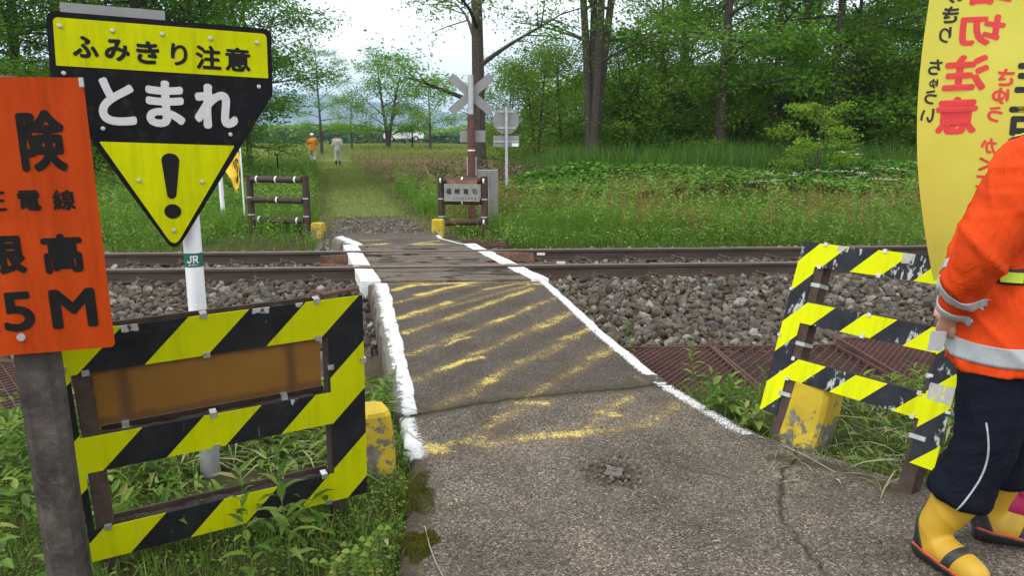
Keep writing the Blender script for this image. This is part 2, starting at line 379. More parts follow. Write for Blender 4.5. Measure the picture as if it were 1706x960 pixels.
def road_fields(X, Y):
    yel = np.zeros(X.shape)
    for pts, w, s in STROKES:
        yel = np.maximum(yel, s*np.clip(1.2-pdist(X, Y, pts)/(w*1.75), 0, 1))
    right_e = road_right(Y); dr = right_e-X
    whi = np.where((Y > 3.72) & (Y < 11.5), np.clip(1.4-np.abs(dr-.035)/.05, 0, 1), 0)*np.where((np.abs(Y-4.62) < .07), .3, 1)
    whi = np.where(Y < 4.6, whi*(.62+.14*np.clip((Y-3.75)/.5, 0, 1)), whi)
    lw = zp([(672, 700), (676, 722), (690, 757)]); whi = np.maximum(whi, np.clip(1.5-pdist(X, Y, lw)/.062, 0, 1)*.95)
    cr = np.clip(1.2-pdist(X, Y, CRACK_L)/.013, 0, 1); cr = np.maximum(cr, .85*np.clip(1.1-pdist(X, Y, CRACK2)/.008, 0, 1))
    soil = np.clip(1.1-pdist(X, Y, CRACK)/.12, 0, 1)*.75
    soil = np.maximum(soil, np.clip(1-(X-road_left(Y))/.16, 0, 1)*(Y < 3.4)*.9)
    soil = np.maximum(soil, np.clip(1-np.hypot(X-PLATE[0], (Y-PLATE[1])*.9)/.19, 0, 1)*1.15)
    soil = np.maximum(soil, np.clip(1-pdist(X, Y, CRACK2)/.045, 0, 1)*.42)
    soil = np.maximum(soil, np.clip(1-pdist(X, Y, zp([(1300, 765), (1400, 780), (1500, 820)]))/.12, 0, 1)*.8)
    p = zp([(930, 632)])[0]; soil = np.maximum(soil, np.clip(1-np.hypot(X-p[0], Y-p[1])/.16, 0, 1)*.75)
    return yel, whi, cr, soil
def road_mesh(name, Y0, Y1, rows, cols, dark):
    v = np.linspace(0, 1, rows)[:, None]; u = np.linspace(0, 1, cols)[None, :]
    Y = np.broadcast_to(Y0+(Y1-Y0)*v, (rows, cols)).copy()
    if Y0 > 5: Y = Y + 0
    X = road_left(Y)*(1-u)+road_right(Y)*u
    X = X + .012*vnoise(Y*9, Y*5)*(np.abs(u-.5) > .49)
    # the far end of a slab follows the slanting deck edge
    end = DECK0 + .13*(X+.6) if Y1 > 5 and Y1 < 9 else None
    if end is not None: Y = Y0+(end-Y0)*v
    Z = zroad(Y)
    yel, whi, cr, soil = road_fields(X, Y)
    Z = Z-.010*cr+.004*vnoise(X*6, Y*6)+.003*vnoise(X*17, Y*15, 2)
    pd_ = np.hypot(X-PLATE[0], Y-PLATE[1]); Z = Z-.012*np.clip(1.2-pd_/.13, 0, 1)
    # rounded shoulders and vertical sides
    e = np.minimum(u, 1-u)*(road_right(Y)-road_left(Y)); Z = Z-.015*np.clip(1-e/.03, 0, 1)**2
    ext = lambda A, d: np.concatenate([A[:, :1]+d[0], A, A[:, -1:]+d[1]], 1)
    X = ext(X, (-.02, .02)); Y = ext(Y, (0, 0)); Z = np.concatenate([np.full((rows, 1), -.3), Z, np.full((rows, 1), -.3)], 1)
    yel, whi, cr, soil = [ext(a, (0, 0)) for a in (yel, whi, cr, soil)]; whi[:, [0, -1]] = 0; soil[:, [0, -1]] = 1
    # end walls
    X = np.concatenate([X[:1], X, X[-1:]]); Y = np.concatenate([Y[:1]-.001, Y, Y[-1:]+.001]); Z = np.concatenate([Z[:1]*0-.3, Z, Z[-1:]*0-.3])
    yel, whi, cr, soil = [np.concatenate([a[:1], a, a[-1:]]) for a in (yel, whi, cr, soil)]
    r, c_ = X.shape; i = np.arange(r*c_).reshape(r, c_)
    f = np.stack([i[:-1, :-1], i[:-1, 1:], i[1:, 1:], i[1:, :-1]], -1).reshape(-1, 4)
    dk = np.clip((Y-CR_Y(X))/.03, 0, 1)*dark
    o = npobj(name, np.stack([X, Y, Z], -1).reshape(-1, 3), [f], M_asphalt, smooth=True,
              attrs=dict(yel=yel.ravel(), whi=whi.ravel(), crk=cr.ravel(), soil=soil.ravel(), dark=dk.ravel()))
    return tag(o, kind='structure')
DECK0 = 7.60
def CR_Y(X): return np.interp(X, [p[0] for p in CRACK], [p[1] for p in CRACK])
n = N('worn asphalt')
vc = n.voro(150); bw = n.new('ShaderNodeSeparateColor'); n.ln(vc, bw.inputs[0]); cellr = bw.outputs[1]
agg = n.ramp(bw.outputs[0], [(0, (.040, .032, .025)), (.35, (.085, .070, .055)), (.75, (.135, .113, .090)), (.94, (.20, .172, .138)), (1, (.32, .285, .24))])
agg2 = n.ramp(n.noise(260, 3, .6), [(.3, .72), (.7, 1.3)]); col = n.mix(1.0, agg, agg2, 'MULTIPLY')
big = n.ramp(n.noise(2.2, 6, .6), [(.28, .62), (.5, .95), (.72, 1.25)]); col = n.mix(1.0, col, big, 'MULTIPLY')
st = n.noise(5.5, 6, .65); col = n.mix(n.ramp(st, [(.5, 0.0), (.72, .55)]), col, (.062, .055, .048))
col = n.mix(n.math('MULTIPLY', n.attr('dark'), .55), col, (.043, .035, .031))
sl = n.math('SUBTRACT', n.math('ADD', n.attr('soil'), n.noise(14, 7, .7)), .72, True); sl = n.math('MULTIPLY', sl, 2.2, True)
col = n.mix(sl, col, n.ramp(n.noise(45, 6, .7), [(.35, (.035, .032, .02)), (.7, (.085, .07, .05))]))
gr = n.math('ADD', n.math('MULTIPLY', cellr, .52), n.math('ADD', n.math('MULTIPLY', n.noise(24, 6, .8), .95), n.math('MULTIPLY', n.noise(85, 4, .75), .75)))   # grain that wears the paint away
worn = n.ramp(n.noise(4.2, 6, .75), [(.36, .0), (.62, .36)]); ym = n.math('SUBTRACT', n.math('SUBTRACT', n.math('ADD', n.attr('yel'), gr), worn), 1.60); ym = n.math('MULTIPLY', ym, 3.2, True)
col = n.mix(n.math('MULTIPLY', n.attr('yel'), .32), col, (.20, .13, .045))
col = n.mix(ym, col, n.ramp(n.noise(70, 3), [(.3, (.40, .31, .07)), (.7, (.60, .49, .15))]))
wm = n.math('SUBTRACT', n.math('ADD', n.attr('whi'), gr), 1.60); wm = n.math('MULTIPLY', wm, 6.0, True)
col = n.mix(wm, col, n.ramp(n.noise(30, 5), [(.3, (.42, .42, .41)), (.7, (.62, .62, .62))]))
col = n.mix(n.attr('crk'), col, (.018, .018, .012))
hb = n.mix(.5, n.voro(150, 'Distance'), n.noise(200, 4, .7)); n.bump(hb, .9, .006)
M_asphalt = n.fin(col, .95, 0, .08)
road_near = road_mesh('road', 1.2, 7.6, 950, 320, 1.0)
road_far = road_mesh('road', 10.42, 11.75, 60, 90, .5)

# raised white kerb on the left of the ramp, and its turn-out beyond the rails
n = N('chipped white kerb paint'); g = n.math('ADD', n.math('MULTIPLY', n.noise(60, 7, .85, (1, .5, 1)), 1.5), n.math('MULTIPLY', n.noise(11, 5, .7), .7)); g = n.math('SUBTRACT', g, .53)
wm = n.math('MULTIPLY', n.math('SUBTRACT', n.math('ADD', n.attr('whi'), g), 1.0), 8.0, True)
base = n.ramp(n.noise(40, 7, .7), [(.3, (.05, .047, .038)), (.7, (.16, .145, .12))])
base = n.mix(n.ramp(n.noise(9, 4), [(.5, 0.0), (.65, .6)]), base, (.04, .055, .012))
c = n.mix(wm, base, n.ramp(n.noise(9, 7, .75), [(.3, (.40, .39, .37)), (.5, (.60, .60, .59)), (.7, (.68, .68, .68))])); n.bump(n.math('ADD', wm, n.noise(90, 6, .7)), .5, .008)
M_kerb = n.fin(c, .85)
def kerb(name, outer, inner, zt, zb=-.3):
    """strip between two polylines with rounded top; whi falls off towards the outer side"""
    K = 300; t = np.linspace(0, 1, K)
    def rs(P):
        P = np.array(P)[:, :2]; d = np.r_[0, np.cumsum(np.hypot(*np.diff(P, axis=0).T))]; d /= d[-1]
        return np.stack([np.interp(t, d, P[:, 0]), np.interp(t, d, P[:, 1])], -1)
    O, I = rs(outer), rs(inner); V = []; wv = []
    prof = [(-.04, None, -.6), (-.01, -.03, -.35), (.06, .0, .02), (.25, .012, .46), (.6, .010, .72), (.88, .006, .64), (1.0, -.008, .30), (1.01, None, 0)]
    for k in range(K):
        zz = zt(O[k][1])
        for q, dz, w in prof:
            p = O[k]+(I[k]-O[k])*q; V.append((p[0]+.004*math.sin(k*.16+q)+.003*math.sin(k*.06)+random.uniform(-.0025, .0025), p[1], zb if dz is None else zz+dz+.0025*math.sin(k*.1+3*q)+random.uniform(-.002, .002))); wv.append(w)
    m = len(prof); F = [(k*m+j, k*m+j+1, k*m+m+j+1, k*m+m+j) for k in range(K-1) for j in range(m-1)]
    F = [f for f in F]; E = [tuple(range(m-1, -1, -1)), tuple(range((K-1)*m, K*m))]
    V = np.array(V); o = npobj(name, V, [np.array(F), np.array(E)], M_kerb, smooth=True, attrs=dict(whi=wv))
    return tag(o, kind='structure')
kerb('kerb', zp([(660, 694), (652, 640), (638, 580), (626, 520), (616, 474)]), zp([(697, 689), (691, 645), (679, 595), (664, 535), (649, 473)]), zroad)
kerb('kerb', zp([(586, 420), (578, 410), (553, 399)]), zp([(613, 419), (603, 405), (572, 393)]), zroad)

GA = 1.24
# ------------------------------------------------------------------ timber crossing deck
n = N('weathered deck timber')
w = n.noise(9, 8, .65, (.18, 3.2, 1), .6); col = n.ramp(w, [(.28, (.035, .027, .021)), (.46, (.115, .092, .073)), (.72, (.21, .18, .15))])
w2 = n.noise(40, 6, .7, (.12, 2.2, 1)); col = n.mix(n.ramp(w2, [(.53, 0.0), (.60, .9)]), col, (.016, .012, .009))
hole = n.math('MULTIPLY', n.noise(2.3, 2), n.noise(7, 5, .6, (.35, 1.4, 1))); col = n.mix(n.ramp(hole, [(.30, 0.0), (.325, .95)]), col, (.008, .007, .006))
col = n.mix(n.ramp(n.noise(1.6, 3), [(.45, 0.0), (.7, .4)]), col, (.13, .12, .10)); n.bump(n.math('ADD', w, w2), .8, .01)
M_deck = n.fin(col, .95, 0, .06)
M_deckdark = simple('dark timber side', (.03, .025, .02), .9, .4, 20, .4)
n = N('white deck edge paint'); g = n.noise(35, 7, .75, (.5, 1, 1))
col = n.mix(n.ramp(g, [(.27, 1.0), (.36, 0.0)]), n.ramp(n.noise(8, 4), [(.3, (.48, .48, .47)), (.7, (.66, .66, .66))]), (.12, .1, .085)); n.bump(g, .4, .006)
M_deckwhite = n.fin(col, .8)
deck = thing('crossing_deck', 'weathered timber deck with white painted edges carrying the road over the rails', 'crossing deck', loc=(-.7, 8.5, 0))
DZ = .105
def dl(Y): return -1.53-.285*(Y-7.55)
def dr(Y): return .34-.325*(Y-7.75)
def loc(P): return (np.asarray(P, float)-np.array([-.7, 8.5, 0]))
def deck_panel(ta, tb, planks):
    """planks parallel to the rails; ta, tb measured from the near rail"""
    b = B(); step = (tb-ta)/planks; wl, wr = B(), B()
    for k in range(planks):
        a, c = ta+k*step+.007, ta+(k+1)*step-.007
        def ends(f):                                   # left or right end of the plank on the slanted deck edge
            o = []
            for t in (a, c):
                x = -1.0
                for _ in range(20): x = f(rail_y(x)+t)
                o.append(x)
            return o
        L, Rr = ends(dl), ends(dr); jz = random.uniform(-.004, .004)
        nseg = 16
        def strip(bb, fa, fb, dz, inset=0):
            V = []; 
            for i in range(nseg+1):
                q = fa+(fb-fa)*i/nseg
                for (t, j) in ((a, 0), (c, 1)):
                    x = L[j]+(Rr[j]-L[j])*q; y = rail_y(x)+t; z = DZ+jz+dz+.003*math.sin(x*5+k*2)+.0015*math.sin(x*23+k)
                    V += [(x, y, z), (x, y, -.12)]
            V = [tuple(loc(p)) for p in V]; F = []
            for i in range(nseg):
                o = i*4; F += [(o, o+4, o+6, o+2), (o+1, o+5, o+4, o)[::1], (o+2, o+6, o+7, o+3)]
            F += [(0, 2, 3, 1), (nseg*4+1, nseg*4+3, nseg*4+2, nseg*4)]
            bb.add(V, F)
        strip(b, .105, .905, 0); strip(wl, 0, .1046, .004); strip(wr, .9054, 1, .004)
    p = b.build('timber_panel', M_deck, deck); wl.build('white_edge', M_deckwhite, p); wr.build('white_edge', M_deckwhite, p)
deck_panel(-.86, -.062, 4); deck_panel(.085, GA-.09, 5); deck_panel(GA+.065, 1.90, 3)

# ------------------------------------------------------------------ track
n = N('rusty rail'); _, _, z = n.sep(); f = n.noise(12, 7, .65, (.15, 1, 1))
col = n.ramp(f, [(.3, (.026, .017, .012)), (.7, (.07, .046, .033))]); top = n.math('GREATER_THAN', z, .1175)
col = n.mix(top, col, n.ramp(n.noise(20, 4, .6, (.1, 2, 1)), [(.3, (.09, .07, .055)), (.7, (.17, .14, .115))])); n.bump(f, .25, .003)
M_rail = n.fin(col, .6, .2)
M_chair = rustmat('rusty chair', (.035, .02, .014), (.11, .065, .045), 30)
M_sleeper = simple('weathered sleeper', (.06, .048, .04), .95, .4, 10, .5)
prof = [(-.061, -.033), (.061, -.033), (.061, -.022), (.012, -.008), (.009, .072), (.032, .083), (.0325, .108), (.024, .12), (-.024, .12), (-.0325, .108), (-.032, .083), (-.009, .072), (-.012, -.008), (-.061, -.022)]
th = math.atan(TR_S)
def make_rail(off, label):
    o = thing('rail', label, 'rail', loc=(0, rail_y(0)+off, 0), rz=th, group='running rails of the track'); b = B(); m = len(prof)
    xs = np.linspace(-60, 60, 61); V = [(x, y, z) for x in xs for y, z in prof]; F = []
    for i in range(60):
        for k in range(m): j = (k+1) % m; F.append((i*m+k, i*m+m+k, i*m+m+j, i*m+j))
    b.add(V, F); me = b.build('rail', M_rail); me.location = o.location; me.rotation_euler = o.rotation_euler
    for k in ('label', 'category', 'group'): me[k] = o[k]
    bpy.data.objects.remove(o); return me
make_rail(0, 'brown running rail nearer the hazard striped gates'); make_rail(GA, 'brown running rail farther off beside the weedy bank')
# guard rails lying inside the gauge at the crossing, with splayed pale-tipped ends
M_tip = simple('pale chalky paint', (.55, .47, .42), .8, .2, 40, .3)
M_guard = rustmat('light rusty guard bar', (.075, .035, .022), (.24, .13, .085), 20)
def guard(off, x0, x1, bend, label):
    o = thing('guard_rail', label, 'guard rail', loc=(0, rail_y(0)+off, 0), rz=th, group='guard rails through the crossing'); b = B()
    zt=.112
    pts = [(x0, bend, .085), (x0+.45, bend*.3, .085), (x0+.8, 0, .085), (x1-.8, 0, .085), (x1-.4, bend*.3, .085), (x1-.14, bend*.8, .085)]
    V = []; F = []
    for p in pts:
        V += [(p[0], p[1]-.014, .0), (p[0], p[1]+.014, .0), (p[0], p[1]+.014, zt), (p[0], p[1]-.014, zt)]
    for i in range(len(pts)-1):
        for k in range(4): j = (k+1) % 4; F.append((i*4+k, i*4+4+k, i*4+4+j, i*4+j))
    F += [(0, 1, 2, 3), tuple(len(V)-4+k for k in (3, 2, 1, 0))]; b.add(V, F); b.build('bar', M_guard, o)
    t = B(); t.box(x1-.10, x1, bend*.8-.0145, bend*.8+.0145, .088, .1145); t.build('bar_tip', M_tip, o)
    t = B(); t.box(x0-.02, x0+.03, bend-.03, bend+.03, -.06, .115); t.build('end_bracket', M_rust, o)
guard(.10, -2.22, .63, .17, 'rusty guard rail along the nearer running rail'); guard(GA-.10, -2.35, .40, -.26, 'rusty guard rail along the farther running rail')

def sleeper_proto():
    o = thing('sleeper', 'weathered sleeper sunk in the ballast with rusty rail clips', 'sleeper', loc=(0, 0, 0), group='sleepers of the track')
    b = B(); b.box(-.11, .11, -.45, 1.6, -.20, -.05, bev=.01); b.build('beam', M_sleeper, o)
    for y0 in (0, GA):
        for s in (-1, 1):
            c = B(); y = y0+s*.115; ya, yb = sorted((y0+s*.064, y0+s*.19))
            c.box(-.10, .10, ya, yb, -.05, -.022, bev=.006)
            c.box(-.085, -.045, ya, yb-.02 if s > 0 else yb, -.022, .008); c.box(.045, .085, ya+(.02 if s < 0 else 0), yb, -.022, .008)
            c.tube([(.02, y0+s*.05, -.008), (.03, y0+s*.09, .014), (.04, y0+s*.14, .02), (.01, y0+s*.17, .022), (-.045, y0+s*.165, .034), (-.065, y0+s*.13, .046)], .0095, 7)
            c.build('rail_clip', M_chair, o)
    return o
def copy_tree(o, parent=None):
    c = o.copy(); COL.objects.link(c)
    if parent is not None: c.parent = parent; c.matrix_parent_inverse = o.matrix_parent_inverse.copy()
    for ch in list(o.children): copy_tree(ch, c)
    return c
sl = sleeper_proto(); first = True
for k in range(-14, 17):
    x = .35+k*.62
    if -1.75 < x < .2 : continue
    o = sl if first else copy_tree(sl); first = False
    o.location = (x, rail_y(x), 0); o.rotation_euler = (0, 0, th+random.uniform(-.01, .01))

# ------------------------------------------------------------------ ballast
ico_v = None
def rock_base():
    t = (1+5**.5)/2
    V = np.array([(-1, t, 0), (1, t, 0), (-1, -t, 0), (1, -t, 0), (0, -1, t), (0, 1, t), (0, -1, -t), (0, 1, -t), (t, 0, -1), (t, 0, 1), (-t, 0, -1), (-t, 0, 1)], float)/1.9
    F = np.array([(0, 11, 5), (0, 5, 1), (0, 1, 7), (0, 7, 10), (0, 10, 11), (1, 5, 9), (5, 11, 4), (11, 10, 2), (10, 7, 6), (7, 1, 8), (3, 9, 4), (3, 4, 2), (3, 2, 6), (3, 6, 8), (3, 8, 9), (4, 9, 5), (2, 4, 11), (6, 2, 10), (8, 6, 7), (9, 8, 1)])
    return V, F
RV, RF = rock_base()
def randrot(n_):
    q = rng.normal(size=(n_, 4)); q /= np.linalg.norm(q, axis=1)[:, None]; w, x, y, z = q.T
    return np.stack([1-2*(y*y+z*z), 2*(x*y-z*w), 2*(x*z+y*w), 2*(x*y+z*w), 1-2*(x*x+z*z), 2*(y*z-x*w), 2*(x*z-y*w), 2*(y*z+x*w), 1-2*(x*x+y*y)], -1).reshape(-1, 3, 3)
def rocks(name, P, size, mat, **k):
    n_ = len(P); sc = size[:, None, None]*rng.uniform(.62, 1.25, (n_, 1, 3))
    V = RV[None]*rng.uniform(.72, 1.25, (n_, 12, 1))+rng.normal(0, .10, (n_, 12, 3)); V = V*sc
    V = np.einsum('nij,nkj->nki', randrot(n_), V)+P[:, None]
    F = RF[None]+np.arange(n_)[:, None, None]*12
    return npobj(name, V.reshape(-1, 3), [F.reshape(-1, 3)], mat, attrs=dict(rnd=np.repeat(rng.random(n_), 12)), **k)
n = N('crushed stone'); c = n.ramp(n.attr('rnd'), [(0, (.036, .029, .022)), (.2, (.085, .067, .050)), (.4, (.075, .071, .066)), (.58, (.118, .098, .076)), (.72, (.088, .064, .045)), (.88, (.14, .127, .108)), (1, (.23, .215, .19))])
c = n.mix(1.0, c, n.ramp(n.noise(60, 5, .65), [(.3, .7), (.7, 1.25)]), 'MULTIPLY'); n.bump(n.noise(120, 5), .4, .004); M_stone = n.fin(c, .95, 0, .08)
def ballast_pts(x0, x1, t0, t1, sp):
    gx_, gt_ = np.meshgrid(np.arange(x0, x1, sp), np.arange(t0, t1, sp)); x = gx_.ravel()+rng.uniform(-.6, .6, gx_.size)*sp; t = gt_.ravel()+rng.uniform(-.6, .6, gx_.size)*sp
    y = rail_y(x)+t
    bad = ((x > road_left(y)-.03) & (x < road_right(y)+.05)); bad |= (np.abs(t) < .075) | (np.abs(t-GA) < .075)
    x, y, t = x[~bad], y[~bad], t[~bad]; return x, y, t
PP = []; SS = []
for sp, dz in ((.062, -.004), (.078, .022), (.12, .045)):
    for (x0, x1, t0, t1) in ((-6.5, 7.5, -2.62, 2.55), (-16, -6.5, -2.4, 2.3), (7.5, 18, -2.4, 2.3)):
        x, y, t = ballast_pts(x0, x1, t0, t1, sp*(1 if abs(x0) < 7 and x1 < 8 else 1.5))
        s = rng.uniform(.02, .047, len(x))*(1 if sp < .1 else 1.15)*(1 if abs(x0) < 7 and x1 < 8 else 1.4)
        ragged = rng.random(len(x)) < np.clip((t+2.75+.25*vnoise(x*2, x*3))/.35, 0, 1)
        z = gz(x, y)+dz*np.clip((t+2.6)/.5, .2, 1)+rng.uniform(-.008, .012, len(x))
        inside = (t > .05) & (t < GA-.05); z = np.where(inside, z-.01, z)
        PP.append(np.stack([x, y, z], -1)[ragged]); SS.append(s[ragged])
tag(rocks('ballast', np.concatenate(PP), np.concatenate(SS), M_stone), kind='stuff')
# gravel on the approach beyond the rails, loose grit round the steel plate
x = rng.uniform(-4.2, -.8, 5200); y = rng.uniform(11.3, 15.4, 5200); k = np.abs(x-path_x(y)) < 1.1+.15*vnoise(x*3, y*3)
P_ = np.stack([x, y, gz(x, y)+.004], -1)[k]; tag(rocks('gravel', P_, rng.uniform(.012, .03, len(P_)), M_stone), kind='stuff')
r = .17*np.sqrt(rng.random(170)); a = rng.random(170)*6.283; P_ = np.stack([PLATE[0]+r*np.cos(a), PLATE[1]+r*np.sin(a)*1.05, zroad(PLATE[1])-.004+.0*r+rng.uniform(0, .006, 170)], -1)
tag(rocks('loose_grit', P_, rng.uniform(.004, .0115, 170), M_stone), kind='stuff')
pl = thing('survey_plate', 'small square steel plate with a bolt set in a crumbled patch of the road', 'plate', loc=(PLATE[0], PLATE[1], float(zroad(PLATE[1]))), rz=-.33)
M_plate = simple('brown steel plate', (.12, .095, .09), .6, .2, 30, .2, .4)
b = B(); b.box(-.038, .038, -.045, .045, -.005, .006, bev=.002); b.build('plate', M_plate, pl)
b = B(); b.tube([(0, 0, .006), (0, 0, .013)], .011, 6); b.build('bolt', M_plate, pl)

# ------------------------------------------------------------------ drain gratings of expanded steel
def grating(x0, x1, y0, y1, z, label, px=.075, py=.05, group='expanded steel drain gratings', rz=0.0, tilt=0.0, fine=False):
    w, h = x1-x0, y1-y0
    o = thing('drain_grating', label, 'grating', loc=((x0+x1)/2, (y0+y1)/2, z), rz=rz, group=group); o.rotation_euler = (tilt, 0, rz)
    b = B(); nxm = int(w/px); nym = int(h/py); dx, dy = w/nxm, h/nym; t = .0055; hh = .014
    for i in range(-nym, nxm+1):                       # two crossing families of twisted strands
        for sgn in (1, -1):
            pass
    V = []; F = []
    def strand(xa, ya, xb, yb, zz):
        d = np.array([xb-xa, yb-ya]); d /= np.linalg.norm(d)+1e-9; nrm = np.array([-d[1], d[0]])*t
        o_ = len(V)
        for (x, y) in ((xa, ya), (xb, yb)):
            V.extend([(x-nrm[0], y-nrm[1], zz-hh), (x+nrm[0], y+nrm[1], zz-hh+.004), (x+nrm[0]*.6, y+nrm[1]*.6, zz), (x-nrm[0]*.6, y-nrm[1]*.6, zz-.003)])
        for k in range(4): j = (k+1) % 4; F.append((o_+k, o_+4+k, o_+4+j, o_+j))
    for j in range(nym):
        for i in range(nxm):
            cx, cy = -w/2+(i+.5*(1 if j % 2 == 0 else 0))*dx, -h/2+j*dy
            for s in (1, -1):
                xa, xb = cx, cx+s*dx/2
                if -w/2-.001 <= xb <= w/2+.001: strand(xa, cy, xb, cy+dy, random.uniform(-.001, .001))
    b.add(V, F); b.build('mesh', M_rustred, o)
    fr = B(); e = .02
    fr.box(-w/2-e, w/2+e, -h/2-e, -h/2, -.03, .006); fr.box(-w/2-e, w/2+e, h/2, h/2+e, -.03, .006); fr.box(-w/2-e, -w/2, -h/2, h/2, -.03, .006); fr.box(w/2, w/2+e, -h/2, h/2, -.03, .006)
    fr.build('frame', M_rustred, o)
grating(.93, 1.62, 4.62, 5.86, -.135, 'rust red drain grating touching the white edge of the road ramp', .055, .036, rz=.06, tilt=R_(1))
grating(1.67, 2.66, 4.55, 5.92, -.13, 'rust red open mesh drain grating seen through the right gate', .085, .055, rz=.06)
grating(2.71, 3.72, 4.66, 6.02, -.105, 'rust red drain grating behind the far end of the right gate', .05, .03, rz=.06, tilt=R_(1.5))
grating(3.77, 4.8, 4.7, 6.05, -.12, 'rust red drain grating farthest from the road ramp', .085, .055, rz=.06)
grating(-2.75, -1.55, 4.35, 5.6, -.135, 'rust red drain grating behind the brown board gate', .085, .055, rz=.06)
grating(-4.1, -2.8, 4.25, 5.5, -.135, 'rust red drain grating behind the orange warning sign post', .085, .055, rz=.06)
grating(-.75, -.05, 11.15, 11.75, -.03, 'small rust brown grating beyond the rails beside the far gate', .07, .05, rz=.06)
# dark ditch floor below the gratings
b = B(); b.add([(-6, 4.2, -.185), (-1.5, 4.5, -.185), (-1.5, 5.75, -.185), (-6, 5.5, -.185)], [(0, 1, 2, 3)]); b.add([(.9, 4.55, -.185), (6, 4.75, -.185), (6, 6.05, -.185), (.9, 5.9, -.185)], [(0, 1, 2, 3)])
tag(b.build('drain_floor', M_soil), kind='structure')

# ------------------------------------------------------------------ signs and gates (each in its own local frame: x along, z up, -y towards the road)
def clipstrap(parent, x, z, side='top', w=.014):
    b = B()
    if side in ('top', 'bot'):
        s = 1 if side == 'top' else -1; za, zb = sorted((z-.012*s, z+.004*s)); b.box(x-w*.7, x+w*.7, -.0075, -.0035, za, zb); zc, zd = sorted((z+.004*s, z+.0075*s)); b.box(x-w*.7, x+w*.7, -.0075, .03, zc, zd)
    else:
        s = 1 if side == 'right' else -1; a, c = sorted((x-.014*s, x+.004*s)); b.box(a, c, -.0075, -.0035, z-w*.7, z+w*.7); a, c = sorted((x+.004*s, x+.0075*s)); b.box(a, c, -.0075, .03, z-w*.7, z+w*.7)
    b.build('clip', M_steel, parent)

# gate on the left with the brown board
Mw = frame3((-1.0169, 2.6065, .49697), .50446, .13337, -.02878)
gl = thing('hazard_gate', 'black and yellow striped gate with a rusty brown board in its upper opening', 'gate', mw=Mw, group='striped gates at the crossing corners')
M_strL = stripemat('striped film', .198, .062, (.43, .455, .002), (.011, .011, .012), .0, boxes=((-.31, -.26, .40, .43), (.10, .16, .405, .43), (.25, .28, .41, .43)))
b = B(); b.cells([-.496, -.474, .367, .5], [-.436, -.309, -.087, .046, .276, .424], [[1, 1, 1], [1, 0, 1], [1, 1, 1], [1, 0, 1], [1, 1, 1]], -.003, 0); b.build('striped_panel', M_strL, gl)
for x0 in (-.468, .357):
    b = B(); b.box(x0, x0+.055, .004, .06, -.62, .426); b.build('post', M_rustdark, gl)
for z1, zz in ((.405, .29), (.033, -.075), (-.322, -.42)):
    b = B(); b.box(-.412, .356, .004, .075, zz, z1-.012); b.box(-.412, .356, .068, .076, z1-.0115, z1+.012); rl = b.build('rail', M_rustdark, gl)
    V = []; K = 60
    for i in range(K+1):
        x = -.41+.764*i/K
        for y, q in ((.006, .3), (.028, 1), (.05, 1), (.067, .5)): V.append((x, y, z1-.0113+q*(.007+.006*math.sin(x*23+y*60)+.004*math.sin(x*71))))
    b = B(); b.add(V, [(i*4+k, i*4+4+k, i*4+5+k, i*4+1+k) for i in range(K) for k in range(3)]); b.build('trapped_dirt', M_soil, rl)
n = N('weathered brown board'); x, _, z = n.sep(); f = n.noise(3, 5)
col = n.ramp(f, [(.3, (.145, .062, .006)), (.7, (.20, .088, .009))])
for xc, wd in ((-.325, .012), (.225, .010)):
    d = n.math('ABSOLUTE', n.math('SUBTRACT', n.math('ADD', x, n.math('MULTIPLY', n.math('SUBTRACT', n.noise(12, 4), .5), .02)), xc)); col = n.mix(n.ramp(n.math('DIVIDE', d, wd*3), [(.15, .75), (.9, 0.0)]), col, (.06, .022, .008))
ed = n.math('ADD', n.math('MULTIPLY', n.math('ABSOLUTE', n.math('SUBTRACT', z, .18)), 9.5), n.math('MULTIPLY', n.noise(20, 5), .35)); col = n.mix(n.ramp(ed, [(.85, 0.0), (1.1, .7)]), col, (.075, .03, .01))
M_board = n.fin(col, .5)
b = B(); b.box(-.47, .335, .012, .02, .075, .275); b.build('brown_board', M_board, gl)
for x, z, s in ((-.059, .424, 'top'), (.329, .424, 'top'), (-.061, .276, 'bot'), (-.057, .046, 'top'), (-.056, -.087, 'bot'), (-.336, .07, 'top'), (.192, .065, 'top'), (.328, .276, 'bot'), (-.432, -.309, 'top'), (.328, -.309, 'top'), (.341, -.436, 'bot'), (-.43, .276, 'bot')):
    clipstrap(gl, x, z, s, .016)
clipstrap(gl, .5, .158, 'right'); clipstrap(gl, .367, .152, 'left'); clipstrap(gl, -.496, .3, 'left')
b = B(); b.tube([(.30, .02, .43), (.325, .03, .452), (.36, .02, .437), (.49, .03, .441)], .008, 6); b.build('rusty_scrap', M_rust, gl)

# gate on the right, leaning back, film peeling to white
Mw = frame3((1.65794, 3.48319, .55242), -1.0449, -.29996, -.01959)
gr_ = thing('hazard_gate', 'leaning black and yellow striped gate with peeling film beside the orange jacket', 'gate', mw=Mw, group='striped gates at the crossing corners')
M_strR = stripemat('peeling striped film', .1635, -.655, (.56, .60, .003), (.016, .018, .022), .085, boxes=((-.257, -.196, .425, .46), (.085, .15, .405, .46), (.36, .47, -.17, -.095)))
b = B(); b.cells([-.468, -.361, .353, .469], [-.456, -.262, -.150, .034, .144, .332, .455], [[1, 1, 1], [1, 0, 1], [1, 1, 1], [1, 0, 1], [1, 1, 1], [1, 0, 1]], -.003, 0); b.build('striped_panel', M_strR, gr_)
for x0 in (-.375, .335):
    b = B(); b.box(x0, x0+.065, .004, .069, -.68, .44); ps = b.build('post', M_rustdark, gr_)
    for z in (.24, -.07, -.34):
        s = B(); s.box(x0-.004, x0+.069, -.006 if z < -.2 else .002, .073, z-.01, z+.01); s.build('strap', M_galv, ps)
